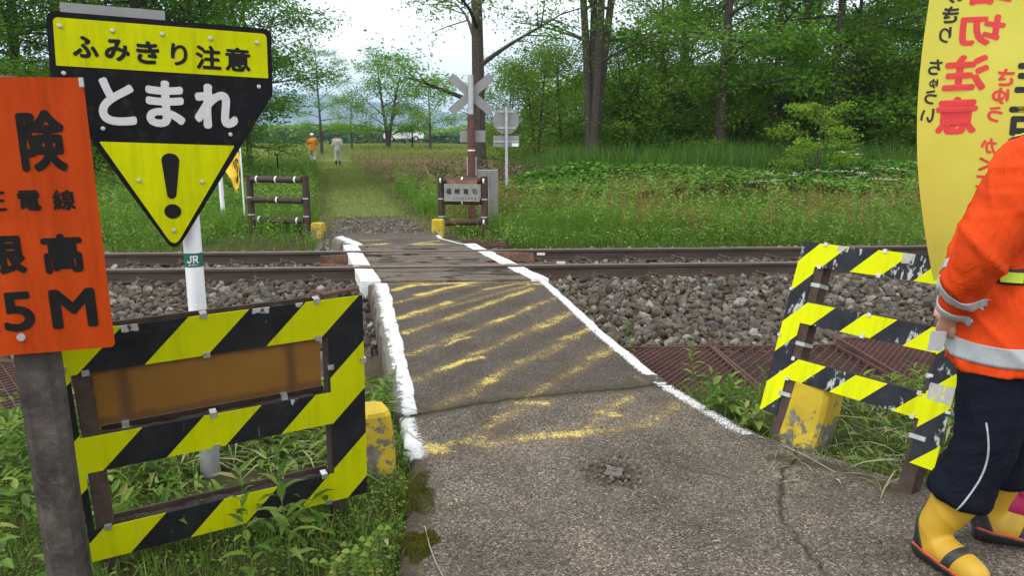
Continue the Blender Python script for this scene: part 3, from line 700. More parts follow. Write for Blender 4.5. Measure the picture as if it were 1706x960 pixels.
for z0, z1 in ((.345, .452), (.045, .152), (-.25, -.142)):
    b = B(); b.box(-.309, .334, .004, .06, z0, z1); b.build('rail', M_rustdark, gr_)
for x, z, s in ((-.33, .455, 'top'), (-.002, .455, 'top'), (-.331, .332, 'bot'), (-.002, .332, 'bot'), (.001, .144, 'top'), (-.005, .034, 'bot'), (-.344, -.150, 'top'), (-.347, -.262, 'bot'), (.328, -.150, 'top'), (.323, -.262, 'bot')):
    clipstrap(gr_, x, z, s)
for x, z, s in ((-.468, .2, 'left'), (-.468, -.05, 'left'), (.353, -.066, 'left'), (.469, .06, 'right'), (.469, -.2, 'right')): clipstrap(gr_, x, z, s, .01)

# orange overhead line warning sign on a concrete post
Mo = frame3((-1.33313, 2.04734, 1.28894), .29854, .02011, -.01146)
og = thing('warning_sign', 'orange plate sign with black lettering on a dark concrete post', 'sign', mw=Mo)
def rrect(x0, x1, z0, z1, r, k=5):
    P = []
    for cx, cz, a0 in ((x1-r, z0+r, -90), (x1-r, z1-r, 0), (x0+r, z1-r, 90), (x0+r, z0+r, 180)):
        for i in range(k+1): a = R_(a0+90*i/k); P.append((cx+r*math.cos(a), cz+r*math.sin(a)))
    return P
b = B(); b.plate(rrect(-.26, .198, -.374, .374, .012), -.003, 0); pl_ = b.build('plate', M_orange, og)
b = B(); Y_ = -.0045
for ch, bx in (('険', (.028, .128, .139, .290)), ('危', (-.165, .128, -.054, .290)), ('線', (.089, .023, .144, .079)), ('電', (.007, .025, .061, .080)), ('圧', (-.075, .025, -.021, .079)), ('高', (-.157, .025, -.103, .079)),
               ('高', (.046, -.151, .147, -.040)), ('限', (-.092, -.146, .007, -.040)), ('制', (-.225, -.146, -.13, -.040)), ('M', (.048, -.309, .163, -.196)), ('5', (-.068, -.308, .008, -.196)), ('.', (-.095, -.308, -.08, -.293)), ('4', (-.19, -.308, -.11, -.196))):
    put_glyph(b, ch, bx, Y_, .05 if ch not in '電線圧' else .03)
b.build('lettering', M_ink, og)
for x, z in ((-.032, -.324), (-.032, .335)):
    b = B(); b.tube([(x, -.003, z), (x, -.009, z)], .011, 10); b.build('bolt', M_galv, og)
b = B(); b.box(.188, .199, -.005, .001, .35, .3745); b.build('corner_wrap', M_galv, og)
b = B(); b.box(-.072, .036, .02, .115, -1.5, .38, bev=.022); b.build('post', M_conc, og)

# stop sign on the white pipe
Ms = frame3((-1.41439, 3.22992, 1.60782), R_(20), 0, R_(2))
ss = thing('crossing_sign', 'black and yellow stop sign with an exclamation mark on a white pipe', 'sign', mw=Ms)
def rounded(poly, rads, k=6):
    out = []; n_ = len(poly)
    for i, (p, r) in enumerate(zip(poly, rads)):
        p = np.array(p); a = np.array(poly[i-1]); c = np.array(poly[(i+1) % n_]); u = (a-p)/np.linalg.norm(a-p); v = (c-p)/np.linalg.norm(c-p)
        th_ = math.acos(np.clip(u@v, -1, 1)); d = r/math.tan(th_/2); p0, p1 = p+u*d, p+v*d
        for t in np.linspace(0, 1, k): out.append(tuple((1-t)**2*p0+2*t*(1-t)*p+t*t*p1))
    return out
OUT = rounded([(-.428, .372), (.405, .372), (.405, .10), (-.010, -.585), (-.428, .09)], [.035, .035, .03, .04, .03])
b = B(); b.plate(OUT, -.003, 0); bd = b.build('board', M_black, ss)
b = B(); b.plate(rounded([(-.405, .350), (.385, .350), (.388, .168), (-.405, .168)], [.02, .02, .004, .004]), -.0045, -.0032); b.build('yellow_band', M_yelfilm, ss)
b = B(); b.plate(rounded([(-.272, -.121), (.244, -.121), (-.010, -.560)], [.004, .004, .03]), -.0045, -.0032); b.build('yellow_triangle', M_yelfilm, ss)
b = B(); Y_ = -.006
for ch, bx in (('ふ', (-.345, .203, -.252, .288)), ('み', (-.232, .199, -.140, .285)), ('き', (-.118, .195, -.032, .285)), ('り', (.010, .197, .073, .285)), ('注', (.103, .188, .202, .286)), ('意', (.217, .188, .318, .286))): put_glyph(b, ch, bx, Y_, .045 if ch not in '注意' else .035)
ex = [(-.046, -.185)]+[(-.0105+.0345*math.cos(a), -.190+.030*math.sin(a)) for a in np.linspace(math.pi, 0, 13)]+[(.006, -.338), (-.003, -.349), (-.020, -.349), (-.029, -.338)]
b.plate(ex[1:], Y_, -.0047); b.plate([(-.0105+.033*math.cos(a), -.403+.031*math.sin(a)) for a in np.linspace(0, 2*math.pi, 28)[:-1]], Y_, -.0047)
b.build('black_lettering', M_ink, ss)
b = B()
for ch, bx in (('と', (-.266, -.054, -.129, .135)), ('ま', (-.093, -.054, .055, .134)), ('れ', (.090, -.053, .261, .131))): put_glyph(b, ch, bx, -.0045, .055)
b.build('white_lettering', M_white, ss)
for x, z in [(-.383, .318), (-.199, .315), (-.018, .316), (.164, .314), (.346, .311), (-.38, .14), (.349, .131), (-.254, -.069), (.229, -.074), (-.133, -.276), (.11, -.277), (-.009, -.485)]:
    b = B(); b.tube([(x, -.003, z), (x, -.0095, z), (x, -.011, z)], [.0085, .0085, .005], 10); b.build('bolt', M_galv, ss)
b = B(); b.box(-.384, -.008, .03, .036, .10, .413); b.build('back_plate', M_grey, ss)
for z in (.28, -.30):
    b = B(); b.box(-.25 if z > 0 else -.12, .25 if z > 0 else .10, .004, .024, z-.02, z+.02); b.build('bracket', M_galv, ss)
inv = Ms.inverted()
pw_ = Ms @ Vector((.058, .072, -.585))
p_top = inv @ Vector((pw_.x, pw_.y, 1.90)); p_bot = inv @ Vector((pw_.x, pw_.y, .40)); p_gnd = inv @ Vector((pw_.x, pw_.y, -.12))
b = B(); b.tube([p_bot, p_top], .038, 20); b.build('white_pipe', M_whitepole, ss, smooth=False)
b = B(); b.tube([p_gnd, p_bot+Vector((0, 0, .03))], .044, 18); sv = b.build('ground_sleeve', M_galv, ss)
for s in (-1, 1):
    q = p_gnd.lerp(p_bot, .82); b = B(); b.tube([q+Vector((s*.044, 0, 0)), q+Vector((s*.058, 0, 0))], .008, 6); b.build('bolt', M_galv, sv)
M_green = simple('green sticker', (.004, .105, .06), .5, .08, 20, 0)
def wrap(th0, th1, z0, z1, r):                    # patch on the pipe
    ax = (p_top-p_bot).normalized(); V = []; K = 18
    ex_ = Vector((1, 0, 0)); ex_ = (ex_-ax*ex_.dot(ax)).normalized(); ey = ax.cross(ex_)
    return lambda u, v: p_bot+ax*v+ex_*(r*math.sin(u))-ey*(r*math.cos(u)) , K
fnp, K = wrap(0, 0, 0, 0, .0386)
Lz = (p_top-p_bot).length; zc = (.985-.40)
V = [fnp(-1.75+3.5*i/K, zz) for i in range(K+1) for zz in (zc-.030, zc+.032)]
b = B(); b.add(V, [(2*i, 2*i+2, 2*i+3, 2*i+1) for i in range(K)]); b.build('green_sticker', M_green, ss)
f2, _ = wrap(0, 0, 0, 0, .0393)
def uv(poly, b):
    V = [f2((x-.003)/.038, zc+z) for x, z in poly]; b.add(V, [tuple(range(len(V)))])
b = B(); s = .0052
for x0, x1, z0, z1 in ((-.009, -.004, -.006, .021), (-.022, -.009, -.011, -.005), (-.004, .000, .016, .021), (-.024, -.019, -.005, .000), (.002, .007, -.011, .021), (.007, .021, .016, .021), (.017, .022, .006, .016), (.007, .021, .002, .007)):
    uv([(x0, z0), (x1, z0), (x1, z1), (x0, z1)], b)
uv([(.010, .002), (.016, .002), (.026, -.011), (.019, -.011)], b)
for i, ch in enumerate('JR東日本'): put_glyph(b, ch, (-.020+i*.0085, -.023, -.0135+i*.0085, -.0155), 0, .0, fn=lambda x, z, q: f2((x-.003)/.038, zc+z))
b.build('sticker_mark', simple('white print', (.75, .76, .76), .5, .05, 20, 0), ss)

# ------------------------------------------------------------------ yellow painted concrete blocks
def blockmat(name, amt):
    n = N(name); _, _, z = n.sep(); g = n.math('ADD', n.math('MULTIPLY', n.noise(22, 8, .72), .8), n.math('MULTIPLY', n.noise(5, 4), .5))
    g = n.math('ADD', g, n.math('MULTIPLY', z, .9)); m = n.ramp(g, [(amt, 0.0), (amt+.03, 1.0)])
    base = n.ramp(n.noise(16, 7, .7), [(.3, (.05, .05, .038)), (.7, (.19, .175, .145))])
    yl = n.ramp(n.noise(9, 5), [(.3, (.32, .225, .008)), (.7, (.46, .33, .014))]); col = n.mix(m, base, yl); n.bump(n.math('ADD', m, n.noise(60, 6)), .4, .006)
    return n.fin(col, .85)
M_blk = blockmat('worn yellow paint on concrete', .70); M_blk2 = blockmat('mossy yellow paint', .735)
def block(loc_, sx, sy, h, rz, label, mat, lean=(0, 0), taper=.86):
    b = B(); cs = []
    V = []
    for z, k, e in ((-.12, 1.03, .02), (0, 1.0, .02), (h*.5, .95*1, .02), (h-.018, taper, .02), (h, taper-.06, .03)):
        a, c = sx*k/2, sy*k/2
        for (x, y) in ((-a+e, -c), (a-e, -c), (a, -c+e), (a, c-e), (a-e, c), (-a+e, c), (-a, c-e), (-a, -c+e)):
            V.append((x+lean[0]*z+.004*math.sin(z*31+x*40), y+lean[1]*z+.004*math.sin(z*27+y*33), z))
    F = [(k*8+i, k*8+(i+1) % 8, k*8+8+(i+1) % 8, k*8+8+i) for k in range(4) for i in range(8)]+[tuple(range(32, 40))]
    b.add(V, F); o = b.build('marker_block', mat); o.location = loc_; o.rotation_euler = (0, 0, rz)
    return tag(o, label, 'concrete block', 'yellow concrete marker blocks')
block((1.49, 3.66, 0), .22, .20, .31, R_(-52), 'stubby yellow concrete block with flaking grey front at the foot of the leaning gate', M_blk, lean=(.10, .22))
block((-.655, 3.36, -.02), .17, .22, .30, R_(25), 'mossy yellow concrete block half hidden by the brown board gate', M_blk2)
block((-3.12, 12.2, -.05), .21, .22, .25, R_(-6), 'small yellow block beside the open wooden gate beyond the rails', M_blk2)
block((-1.18, 12.1, -.06), .20, .22, .33, R_(-6), 'small yellow block in front of the name board gate beyond the rails', M_blk)

# ------------------------------------------------------------------ people
def loft(path, radii, n=20):
    """closed tube through path; radii (ra, rb) or scalar; returns V, F"""
    b = B(); pts = [np.asarray(p, float) for p in path]; V = []; a = None
    for i, p in enumerate(pts):
        d = pts[min(i+1, len(pts)-1)]-pts[max(i-1, 0)]; d /= np.linalg.norm(d)+1e-9
        if a is None: a = np.array([1., 0, 0]) if abs(d[0]) < .8 else np.array([0, 1., 0])
        a = a-d*(a@d); a /= np.linalg.norm(a); c = np.cross(d, a); r = radii[i]; ra, rb = (r, r) if np.isscalar(r) else r
        V += [p+a*ra*math.cos(2*math.pi*k/n)+c*rb*math.sin(2*math.pi*k/n) for k in range(n)]
    F = [(i*n+k, i*n+(k+1) % n, i*n+n+(k+1) % n, i*n+n+k) for i in range(len(pts)-1) for k in range(n)]
    F += [tuple(range(n-1, -1, -1)), tuple(range((len(pts)-1)*n, len(pts)*n))]
    return V, F
def fine(path, radii, k=5):
    """resample with Catmull-Rom, and round both ends off"""
    P = np.array(path, float); Rr = np.array([(r, r) if np.isscalar(r) else r for r in radii], float); A = np.concatenate([P, Rr], 1)
    A = np.concatenate([[2*A[0]-A[1]], A, [2*A[-1]-A[-2]]]); out = []
    for i in range(1, len(A)-2):
        for t in np.linspace(0, 1, k, endpoint=False):
            p0, p1, p2, p3 = A[i-1], A[i], A[i+1], A[i+2]
            out.append(.5*((2*p1)+(-p0+p2)*t+(2*p0-5*p1+4*p2-p3)*t*t+(-p0+3*p1-3*p2+p3)*t**3))
    out.append(A[-2]); out = np.array(out)
    return [o[:3] for o in out], [tuple(np.maximum(o[3:], .002)) for o in out]
def blob(c, r, n=14):
    V = []; F = []
    for i in range(n+1):
        t = math.pi*i/n
        for k in range(n*2): a = math.pi*k/n; V.append((c[0]+r[0]*math.sin(t)*math.cos(a), c[1]+r[1]*math.sin(t)*math.sin(a), c[2]+r[2]*math.cos(t)))
    m = n*2
    for i in range(n):
        for k in range(m): F.append((i*m+k, i*m+m+k, i*m+m+(k+1) % m, i*m+(k+1) % m))
    return V, F
def fuse(name, pieces, mat, parent, voxel=.012, smooth=4, wr=0.0, wf=18, post=None):
    """voxel-fused continuous skin from overlapping closed pieces, optional cloth wrinkles"""
    b = B()
    for V, F in pieces: b.add(V, F)
    me = bpy.data.meshes.new('tmp'); me.from_pydata(b.v, [], b.f); o = bpy.data.objects.new('tmp', me); COL.objects.link(o)
    m = o.modifiers.new('r', 'REMESH'); m.mode = 'VOXEL'; m.voxel_size = voxel
    if smooth: s = o.modifiers.new('s', 'SMOOTH'); s.iterations = smooth; s.factor = .5
    out = bpy.data.meshes.new_from_object(o.evaluated_get(bpy.context.evaluated_depsgraph_get())); bpy.data.objects.remove(o); bpy.data.meshes.remove(me)
    n_ = len(out.vertices); co = np.zeros(n_*3, np.float32); out.vertices.foreach_get('co', co); co = co.reshape(-1, 3)
    if wr:
        no = np.zeros(n_*3, np.float32); out.vertices.foreach_get('normal', no); no = no.reshape(-1, 3); x, y, z = co.T
        r1 = 1-np.abs(np.sin(wf*.75*(z*.9+.8*x-.4*y)+2.2*np.sin(4*y+3*x+2*z))); r2 = 1-np.abs(np.sin(wf*1.15*(z*.55-1.0*y+.5*x)+2.0*np.sin(6*x+4*z)+1)); r3 = 1-np.abs(np.sin(wf*1.9*(z*1.0+.35*y-.3*x)+2.6*np.sin(9*y-5*z)))
        m1 = .5+.5*np.sin(7*z+5*y+2); m2 = .5+.5*np.sin(9*x-6*z+4*y); w = 1.3*r1**2.2*m1+1.0*r2**2.5*m2+.6*r3**2*(1-m1)-.5; co = co+no*(wr*w)[:, None]
    if post is not None: co = post(co)
    out.vertices.foreach_set('co', co.astype(np.float32).ravel()); out.polygons.foreach_set('use_smooth', np.ones(len(out.polygons), bool))
    out.materials.clear(); out.materials.append(mat); out.update(); out.name = name
    return link(bpy.data.objects.new(name, out), parent)
def band(src, name, test, mat, parent, off=.004):
    """strip sewn on a garment: the garment's own faces inside the test, lifted a little, with a rim"""
    me = src.data; co = np.zeros(len(me.vertices)*3, np.float32); me.vertices.foreach_get('co', co); co = co.reshape(-1, 3)
    no = np.zeros(len(me.vertices)*3, np.float32); me.vertices.foreach_get('normal', no); no = no.reshape(-1, 3)
    keep = [tuple(p.vertices) for p in me.polygons if test(co[list(p.vertices)].mean(0))]
    used = sorted({i for f in keep for i in f}); mp = {v: k for k, v in enumerate(used)}
    if not used: return None
    V = np.concatenate([co[used]+no[used]*off, co[used]-no[used]*.002]); m = len(used); b = B()
    ed = {}
    for f in keep:
        for i in range(len(f)): e = (f[i], f[(i+1) % len(f)]); ed[e] = 1
    F = [tuple(mp[i] for i in f) for f in keep]+[(mp[e[1]], mp[e[0]], mp[e[0]]+m, mp[e[1]]+m) for e in ed if (e[1], e[0]) not in ed]
    b.add(V, F); return b.build(name, mat, parent, smooth=True)
def cloth(name, c, rough=.75, bump=.25, scale=7, dirt=None):
    n = N(name); col = n.ramp(n.noise(scale, 5), [(.3, tuple(x*.82 for x in c)), (.7, tuple(min(1, x*1.1) for x in c))])
    if dirt: col = n.mix(n.ramp(n.noise(4, 6, .7), [(.5, 0.0), (.75, dirt[1])]), col, dirt[0])
    h = n.math('ADD', n.noise(7, 5, .55, (1, 1, .45), 1.6), n.math('MULTIPLY', n.noise(300, 2), .06)); n.bump(h, bump*2.2, .05)
    return n.fin(col, rough, 0, .08)
M_skin = simple('skin', (.42, .22, .15), .55, .08, 30, .05)
M_hair = simple('black hair', (.012, .010, .009), .6, .3, 80, .4)
M_jacket = cloth('orange safety jacket', (.60, .055, .008)); M_navy = cloth('navy work trousers', (.007, .008, .015), .85, .3); M_reflect = simple('grey reflective tape', (.36, .38, .40), .4, .1, 120, .1, .2)
M_bootyel = simple('yellow rubber', (.40, .235, .008), .6, .1, 6, .05, dirt=((.25, .18, .06), .3)); M_bootblk = simple('black rubber', (.018, .018, .02), .5, .3, 12, .1, dirt=((.09, .08, .065), .35)); M_redtrim = simple('red rubber piping', (.5, .07, .03), .5, .05, 20, 0)
M_belt = simple('dark webbing belt', (.018, .016, .02), .7, .3, 90, .3); M_limeband = simple('lime reflective band', (.55, .72, .05), .5, .05, 30, .05)
M_helmet = simple('white helmet', (.78, .78, .78), .3, .03, 5, 0); M_paper = simple('white paper', (.50, .50, .52), .7, .04, 9, .05)

def hand(wrist, fwd, side, curl=.6, s=1.0):
    """palm, four unequal fingers bent at two joints, and a thumb off the side of the palm; side = thumb direction"""
    w = np.asarray(wrist, float); f = np.asarray(fwd, float); f /= np.linalg.norm(f); t = np.asarray(side, float); t -= f*(t@f); t /= np.linalg.norm(t); nrm = np.cross(f, t)
    out = [loft(*fine([w-f*.03*s, w+f*.02*s, w+f*.06*s, w+f*.088*s], [(.024*s, .020*s), (.030*s, .018*s), (.040*s, .015*s), (.036*s, .012*s)]))]
    # loft ring axis follows x; the fingers fix the true orientation
    for k, (off, L) in enumerate(((.028, .066), (.0095, .075), (-.0095, .070), (-.028, .055))):
        p = w+f*.078*s+t*off*s; a = curl; d1 = f*math.cos(a)+nrm*math.sin(a); d2 = f*math.cos(2*a)+nrm*math.sin(2*a); d3 = f*math.cos(2.7*a)+nrm*math.sin(2.7*a)
        q = [p-f*.03*s, p, p+d1*L*.45*s, p+d1*L*.45*s+d2*L*.32*s, p+d1*L*.45*s+d2*L*.32*s+d3*L*.23*s]
        out.append(loft(*fine(q, [.009*s, .0095*s, .0085*s, .008*s, .0055*s]), n=12))
    p = w+f*.022*s+t*.022*s; d = f*.6+t*.75+nrm*.25; d /= np.linalg.norm(d); e = f*.9+t*.15+nrm*.4; e /= np.linalg.norm(e)
    out.append(loft(*fine([p-d*.02*s, p+d*.022*s, p+d*.042*s+e*.012*s, p+d*.046*s+e*.04*s], [.013*s, .012*s, .0105*s, .006*s]), n=12))
    return out
def head(c, yaw=0.0, s=1.0):
    c = np.asarray(c, float); P = []
    def rt(q): x, y, z = q; return (c[0]+s*(x*math.cos(yaw)-y*math.sin(yaw)), c[1]+s*(x*math.sin(yaw)+y*math.cos(yaw)), c[2]+s*z)
    def add(VF): P.append(([rt(v) for v in VF[0]], VF[1]))
    add(blob((-.01, 0, .03), (.098, .077, .095))); add(blob((.018, 0, -.045), (.070, .060, .075))); add(blob((.055, 0, -.092), (.030, .030, .024)))
    add(blob((.098, 0, -.028), (.020, .014, .026))); add(blob((.086, 0, .012), (.014, .055, .013))); add(blob((.084, 0, -.072), (.013, .024, .008)))
    for s_ in (-1, 1): add(blob((-.008, s_*.078, -.012), (.022, .010, .034))); add(blob((.078, s_*.032, -.012), (.014, .016, .010))); add(blob((.062, s_*.045, -.035), (.02, .018, .02)))
    return P

def make_person(name, label, pose, mats, fine_v=.012, far=False, loc_=(0, 0, 0), rz=0.0):
    """local frame: x forward, y left, z up, origin between the feet"""
    p = thing(name, label, 'person', loc=loc_, rz=rz)
    J = pose; L_, R2 = 'L', 'R'
    limbs = []
    for s in 'LR':
        limbs.append(loft(*fine([J['hip'+s], J['knee'+s], J['ank'+s]], [.075, .048, .028])))
        a = np.array(J['ank'+s]); limbs.append(loft(*fine([a, a+(.0, 0, -.05), np.array(J['toe'+s])*.5+a*.5+(0, 0, -.03), J['toe'+s]], [.034, .036, .034, .02])))
        limbs.append(loft(*fine([J['sho'+s], J['elb'+s], J['wri'+s]], [.045, .037, .026])))
        limbs += hand(J['wri'+s], J['hdir'+s], J['thumb'+s], J.get('curl', .6))
    t = [J['pel'], J['waist'], J['chest'], J['neck0']]
    limbs.append(loft(*fine(t, [(.11, .14), (.095, .13), (.105, .16), (.06, .08)])))
    limbs.append(loft(*fine([J['neck0'], J['neck1']], [.055, .05]))); limbs += head(J['head'], J.get('hyaw', 0))
    for s in 'LR': limbs.append(loft(*fine([J['neck0'], J['sho'+s]], [.05, .045])))
    limbs.append(loft(*fine([J['hipL'], J['pel'], J['hipR']], [.075, .085, .075])))
    fuse('body', limbs, M_skin, p, fine_v*.62 if not far else .018, 2)
    # trousers
    tr = []
    for s in 'LR':
        h, k, a = (np.array(J[q+s], float) for q in ('hip', 'knee', 'ank')); d = a-k
        tr.append(loft(*fine([h+(0, 0, .05), h*.6+k*.4, k, k+d*.35, k+d*J.get('cuff', .5)-(0, 0, 0), k+d*(J.get('cuff', .5)+.06)], J.get('trad', [.105, .100, .083, .083, .086, .070]))))
    tr.append(loft(*fine([J['hipL'], J['pel'], J['hipR']], [.085, .105, .085])))
    tr.append(loft(*fine([J['pel'], J['waist']], [(.115, .15), (.11, .15)])))
    trousers = fuse('trousers', tr, mats['trousers'], p, fine_v, 3, J.get('wr', .004), 22)
    jk = []
    hem = np.array(J['hem'], float)
    jk.append(loft(*fine([hem, np.array(J['waist'])*.75+hem*.25, J['waist'], J['chest'], np.array(J['chest'])*.45+np.array(J['neck0'])*.55, J['neck0']], J.get('jrad', [(.15, .20), (.15, .195), (.145, .185), (.15, .20), (.135, .19), (.075, .085)])), n=32))
    for s in 'LR':
        jk.append(loft(*fine([np.array(J['neck0'])*.6+np.array(J['sho'+s])*.4, J['sho'+s], np.array(J['sho'+s])*.5+np.array(J['elb'+s])*.5, J['elb'+s], np.array(J['elb'+s])*.5+np.array(J['wri'+s])*.5, np.array(J['wri'+s])*.93+np.array(J['elb'+s])*.07], J.get('arad', [.08, .086, .082, .072, .063, .050]))))
    jacket = fuse('jacket', jk, mats['jacket'], p, fine_v, 3, J.get('wr', .004)*1.9, 17, post=J.get('jpost'))
    return p, trousers, jacket

# worker in the orange jacket, hands behind the back, half out of the frame
def gather(co):                                     # elastic gathers at the hem
    a = np.arctan2(co[:, 1], co[:, 0]); w = np.exp(-((co[:, 2]-.735)/.022)**2)*(np.hypot(co[:, 0], co[:, 1]) > .1); k = 1+w*(.012*np.sin(a*34+3*np.sin(a*5))-.004)
    yoke = np.exp(-((co[:, 2]-1.355-.05*co[:, 0])/.006)**2)*(np.hypot(co[:, 0], co[:, 1]) > .08); co = co.copy(); co[:, 0] *= k*(1-.02*yoke); co[:, 1] *= k*(1-.02*yoke); return co
pose = dict(jpost=gather, pel=(.0, 0, .90), waist=(.0, 0, 1.06), chest=(.045, 0, 1.30), neck0=(.06, 0, 1.47), neck1=(.085, 0, 1.56), head=(.15, 0, 1.66), hyaw=.1, hem=(.01, 0, .725), jrad=[(.165, .238), (.162, .225), (.148, .19), (.15, .20), (.135, .19), (.075, .085)],
    hipL=(.01, .095, .88), hipR=(-.01, -.095, .88), kneeL=(.07, .11, .49), kneeR=(.0, -.13, .49), ankL=(.05, .12, .09), ankR=(-.115, -.175, .09), toeL=(.22, .14, .03), toeR=(.0, -.29, .03),
    arad=[.085, .105, .10, .085, .072, .056], shoL=(.03, .215, 1.41), shoR=(.015, -.215, 1.41), elbL=(-.10, .26, 1.14), elbR=(-.085, -.27, 1.13), wriL=(-.17, .05, .92), wriR=(-.155, -.125, .905), hdirL=(-.02, -.75, -.5), hdirR=(-.02, .4, -.9), thumbL=(0, -.2, -1), thumbR=(-.6, .6, -.1), curl=.55, cuff=.57,
    trad=[.100, .112, .104, .102, .112, .088], wr=.0065)
PX, PY, PRZ = 1.72, 2.60, R_(-32)
worker, wtr, wjk = make_person('person', 'worker in orange reflective jacket, navy trousers and yellow boots, hands behind back', pose, dict(trousers=M_navy, jacket=M_jacket), .011, loc_=(PX, PY, 0.0), rz=PRZ)
def arm_t(c, s=-1):
    a, b_ = np.array(pose['elbR'] if s < 0 else pose['elbL']), np.array(pose['wriR'] if s < 0 else pose['wriL']); d = b_-a; t = (c-a)@d/(d@d); return t, np.linalg.norm(c-a-d*t)
def strip(src, name, planes, test, mat, parent, off=.004):
    """strip sewn on a garment: the garment's own skin cut cleanly by planes [(point, keep-direction)], lifted a little"""
    import bmesh
    bm = bmesh.new(); bm.from_mesh(src.data)
    for co, no in planes: bmesh.ops.bisect_plane(bm, geom=bm.verts[:]+bm.edges[:]+bm.faces[:], plane_co=co, plane_no=[-x for x in no], clear_outer=True)
    bmesh.ops.delete(bm, geom=[f for f in bm.faces if not test(np.array(f.calc_center_median()))], context='FACES')
    bm.normal_update(); bmesh.ops.solidify(bm, geom=bm.faces[:], thickness=-off)
    me = bpy.data.meshes.new(name); bm.to_mesh(me); bm.free(); me.materials.append(mat); me.polygons.foreach_set('use_smooth', np.ones(len(me.polygons), bool))
    return link(bpy.data.objects.new(name, me), parent)
onarm = lambda c, r=.078: any(-.15 < arm_t(c, s)[0] < 1.1 and arm_t(c, s)[1] < r for s in (-1, 1))
strip(wjk, 'reflective_hem_band', [((0, 0, .765), (0, 0, 1)), ((0, 0, .832), (0, 0, -1))], lambda c: not onarm(c, .05), M_reflect, wjk)
strip(wjk, 'reflective_chest_band', [((0, 0, 1.205), (0, .0, 1)), ((0, 0, 1.262), (0, 0, -1))], lambda c: abs(c[1]) < .19 and not onarm(c, .10) and not (np.hypot(c[1]+.235, c[0]+.03) < .10 or np.hypot(c[1]-.235, c[0]+.03) < .10), M_reflect, wjk)
for s in (-1, 1):
    a, b_ = (np.array(pose[q+('R' if s < 0 else 'L')]) for q in ('elb', 'wri')); d = b_-a
    for lo, hi in ((.50, .63), (.80, .92)):
        strip(wjk, 'reflective_cuff_band', [(tuple(a+d*lo), tuple(d)), (tuple(a+d*hi), tuple(-d))], lambda c, s=s: -.2 < arm_t(c, s)[0] < 1.2 and arm_t(c, s)[1] < .085, M_reflect, wjk)
# belt over the jacket, with a lime panel, and vest trim over the shoulders
V, F = loft([(0.0, 0, 1.035), (0.0, 0, 1.042), (.002, 0, 1.085), (.002, 0, 1.092)], [(.150, .190), (.160, .200), (.160, .200), (.150, .190)], 48); b = B(); b.add(V, F); blt = b.build('belt', M_belt, worker, True)
b = B(); K = 10; V = []
for i in range(K+1):
    a = R_(-98+22*i/K)
    for z in (1.047, 1.080): V.append((.161*math.cos(a)+.002, .201*math.sin(a), z))
    for z in (1.080, 1.047): V.append((.167*math.cos(a)+.002, .207*math.sin(a), z))
b.add(V, [(4*i+k, 4*i+4+k, 4*i+4+(k+1) % 4, 4*i+(k+1) % 4) for i in range(K) for k in range(4)]); b.build('lime_panel', M_limeband, blt)
strip(wjk, 'lime_shoulder_band', [((0, -.085, 0), (0, -1, 0)), ((0, -.145, 0), (0, 1, 0))], lambda c: c[2] > 1.12 and c[0] > -.2 and not onarm(c, .09), M_limeband, wjk, .005)
strip(wjk, 'black_shoulder_trim', [((0, -.145, 0), (0, -1, 0)), ((0, -.157, 0), (0, 1, 0))], lambda c: c[2] > 1.12 and c[0] > -.2 and not onarm(c, .09), M_belt, wjk, .005)
# thin pale piping down the trouser leg
pts = []
for q in np.linspace(0, 1, 14):
    z = .62-.36*q; pts.append((.02+.035*math.sin(q*4)-.02*q, -.205-.008*math.sin(q*3), z))
# helmet and hair
hp = []; hb_ = blob((.14, 0, 1.715), (.128, .108, .105)); b = B()
V = [v if v[2] > 1.70 else (v[0], v[1], 1.70-.3*(1.70-v[2])) for v in hb_[0]]; b.add(V, hb_[1]); hl = b.build('helmet', M_helmet, worker, True)
b = B(); V, F = loft([(.155, 0, 1.688), (.155, 0, 1.700)], [(.152, .118), (.140, .113)], 32); b.add(V, F); b.build('brim', M_helmet, hl, True)
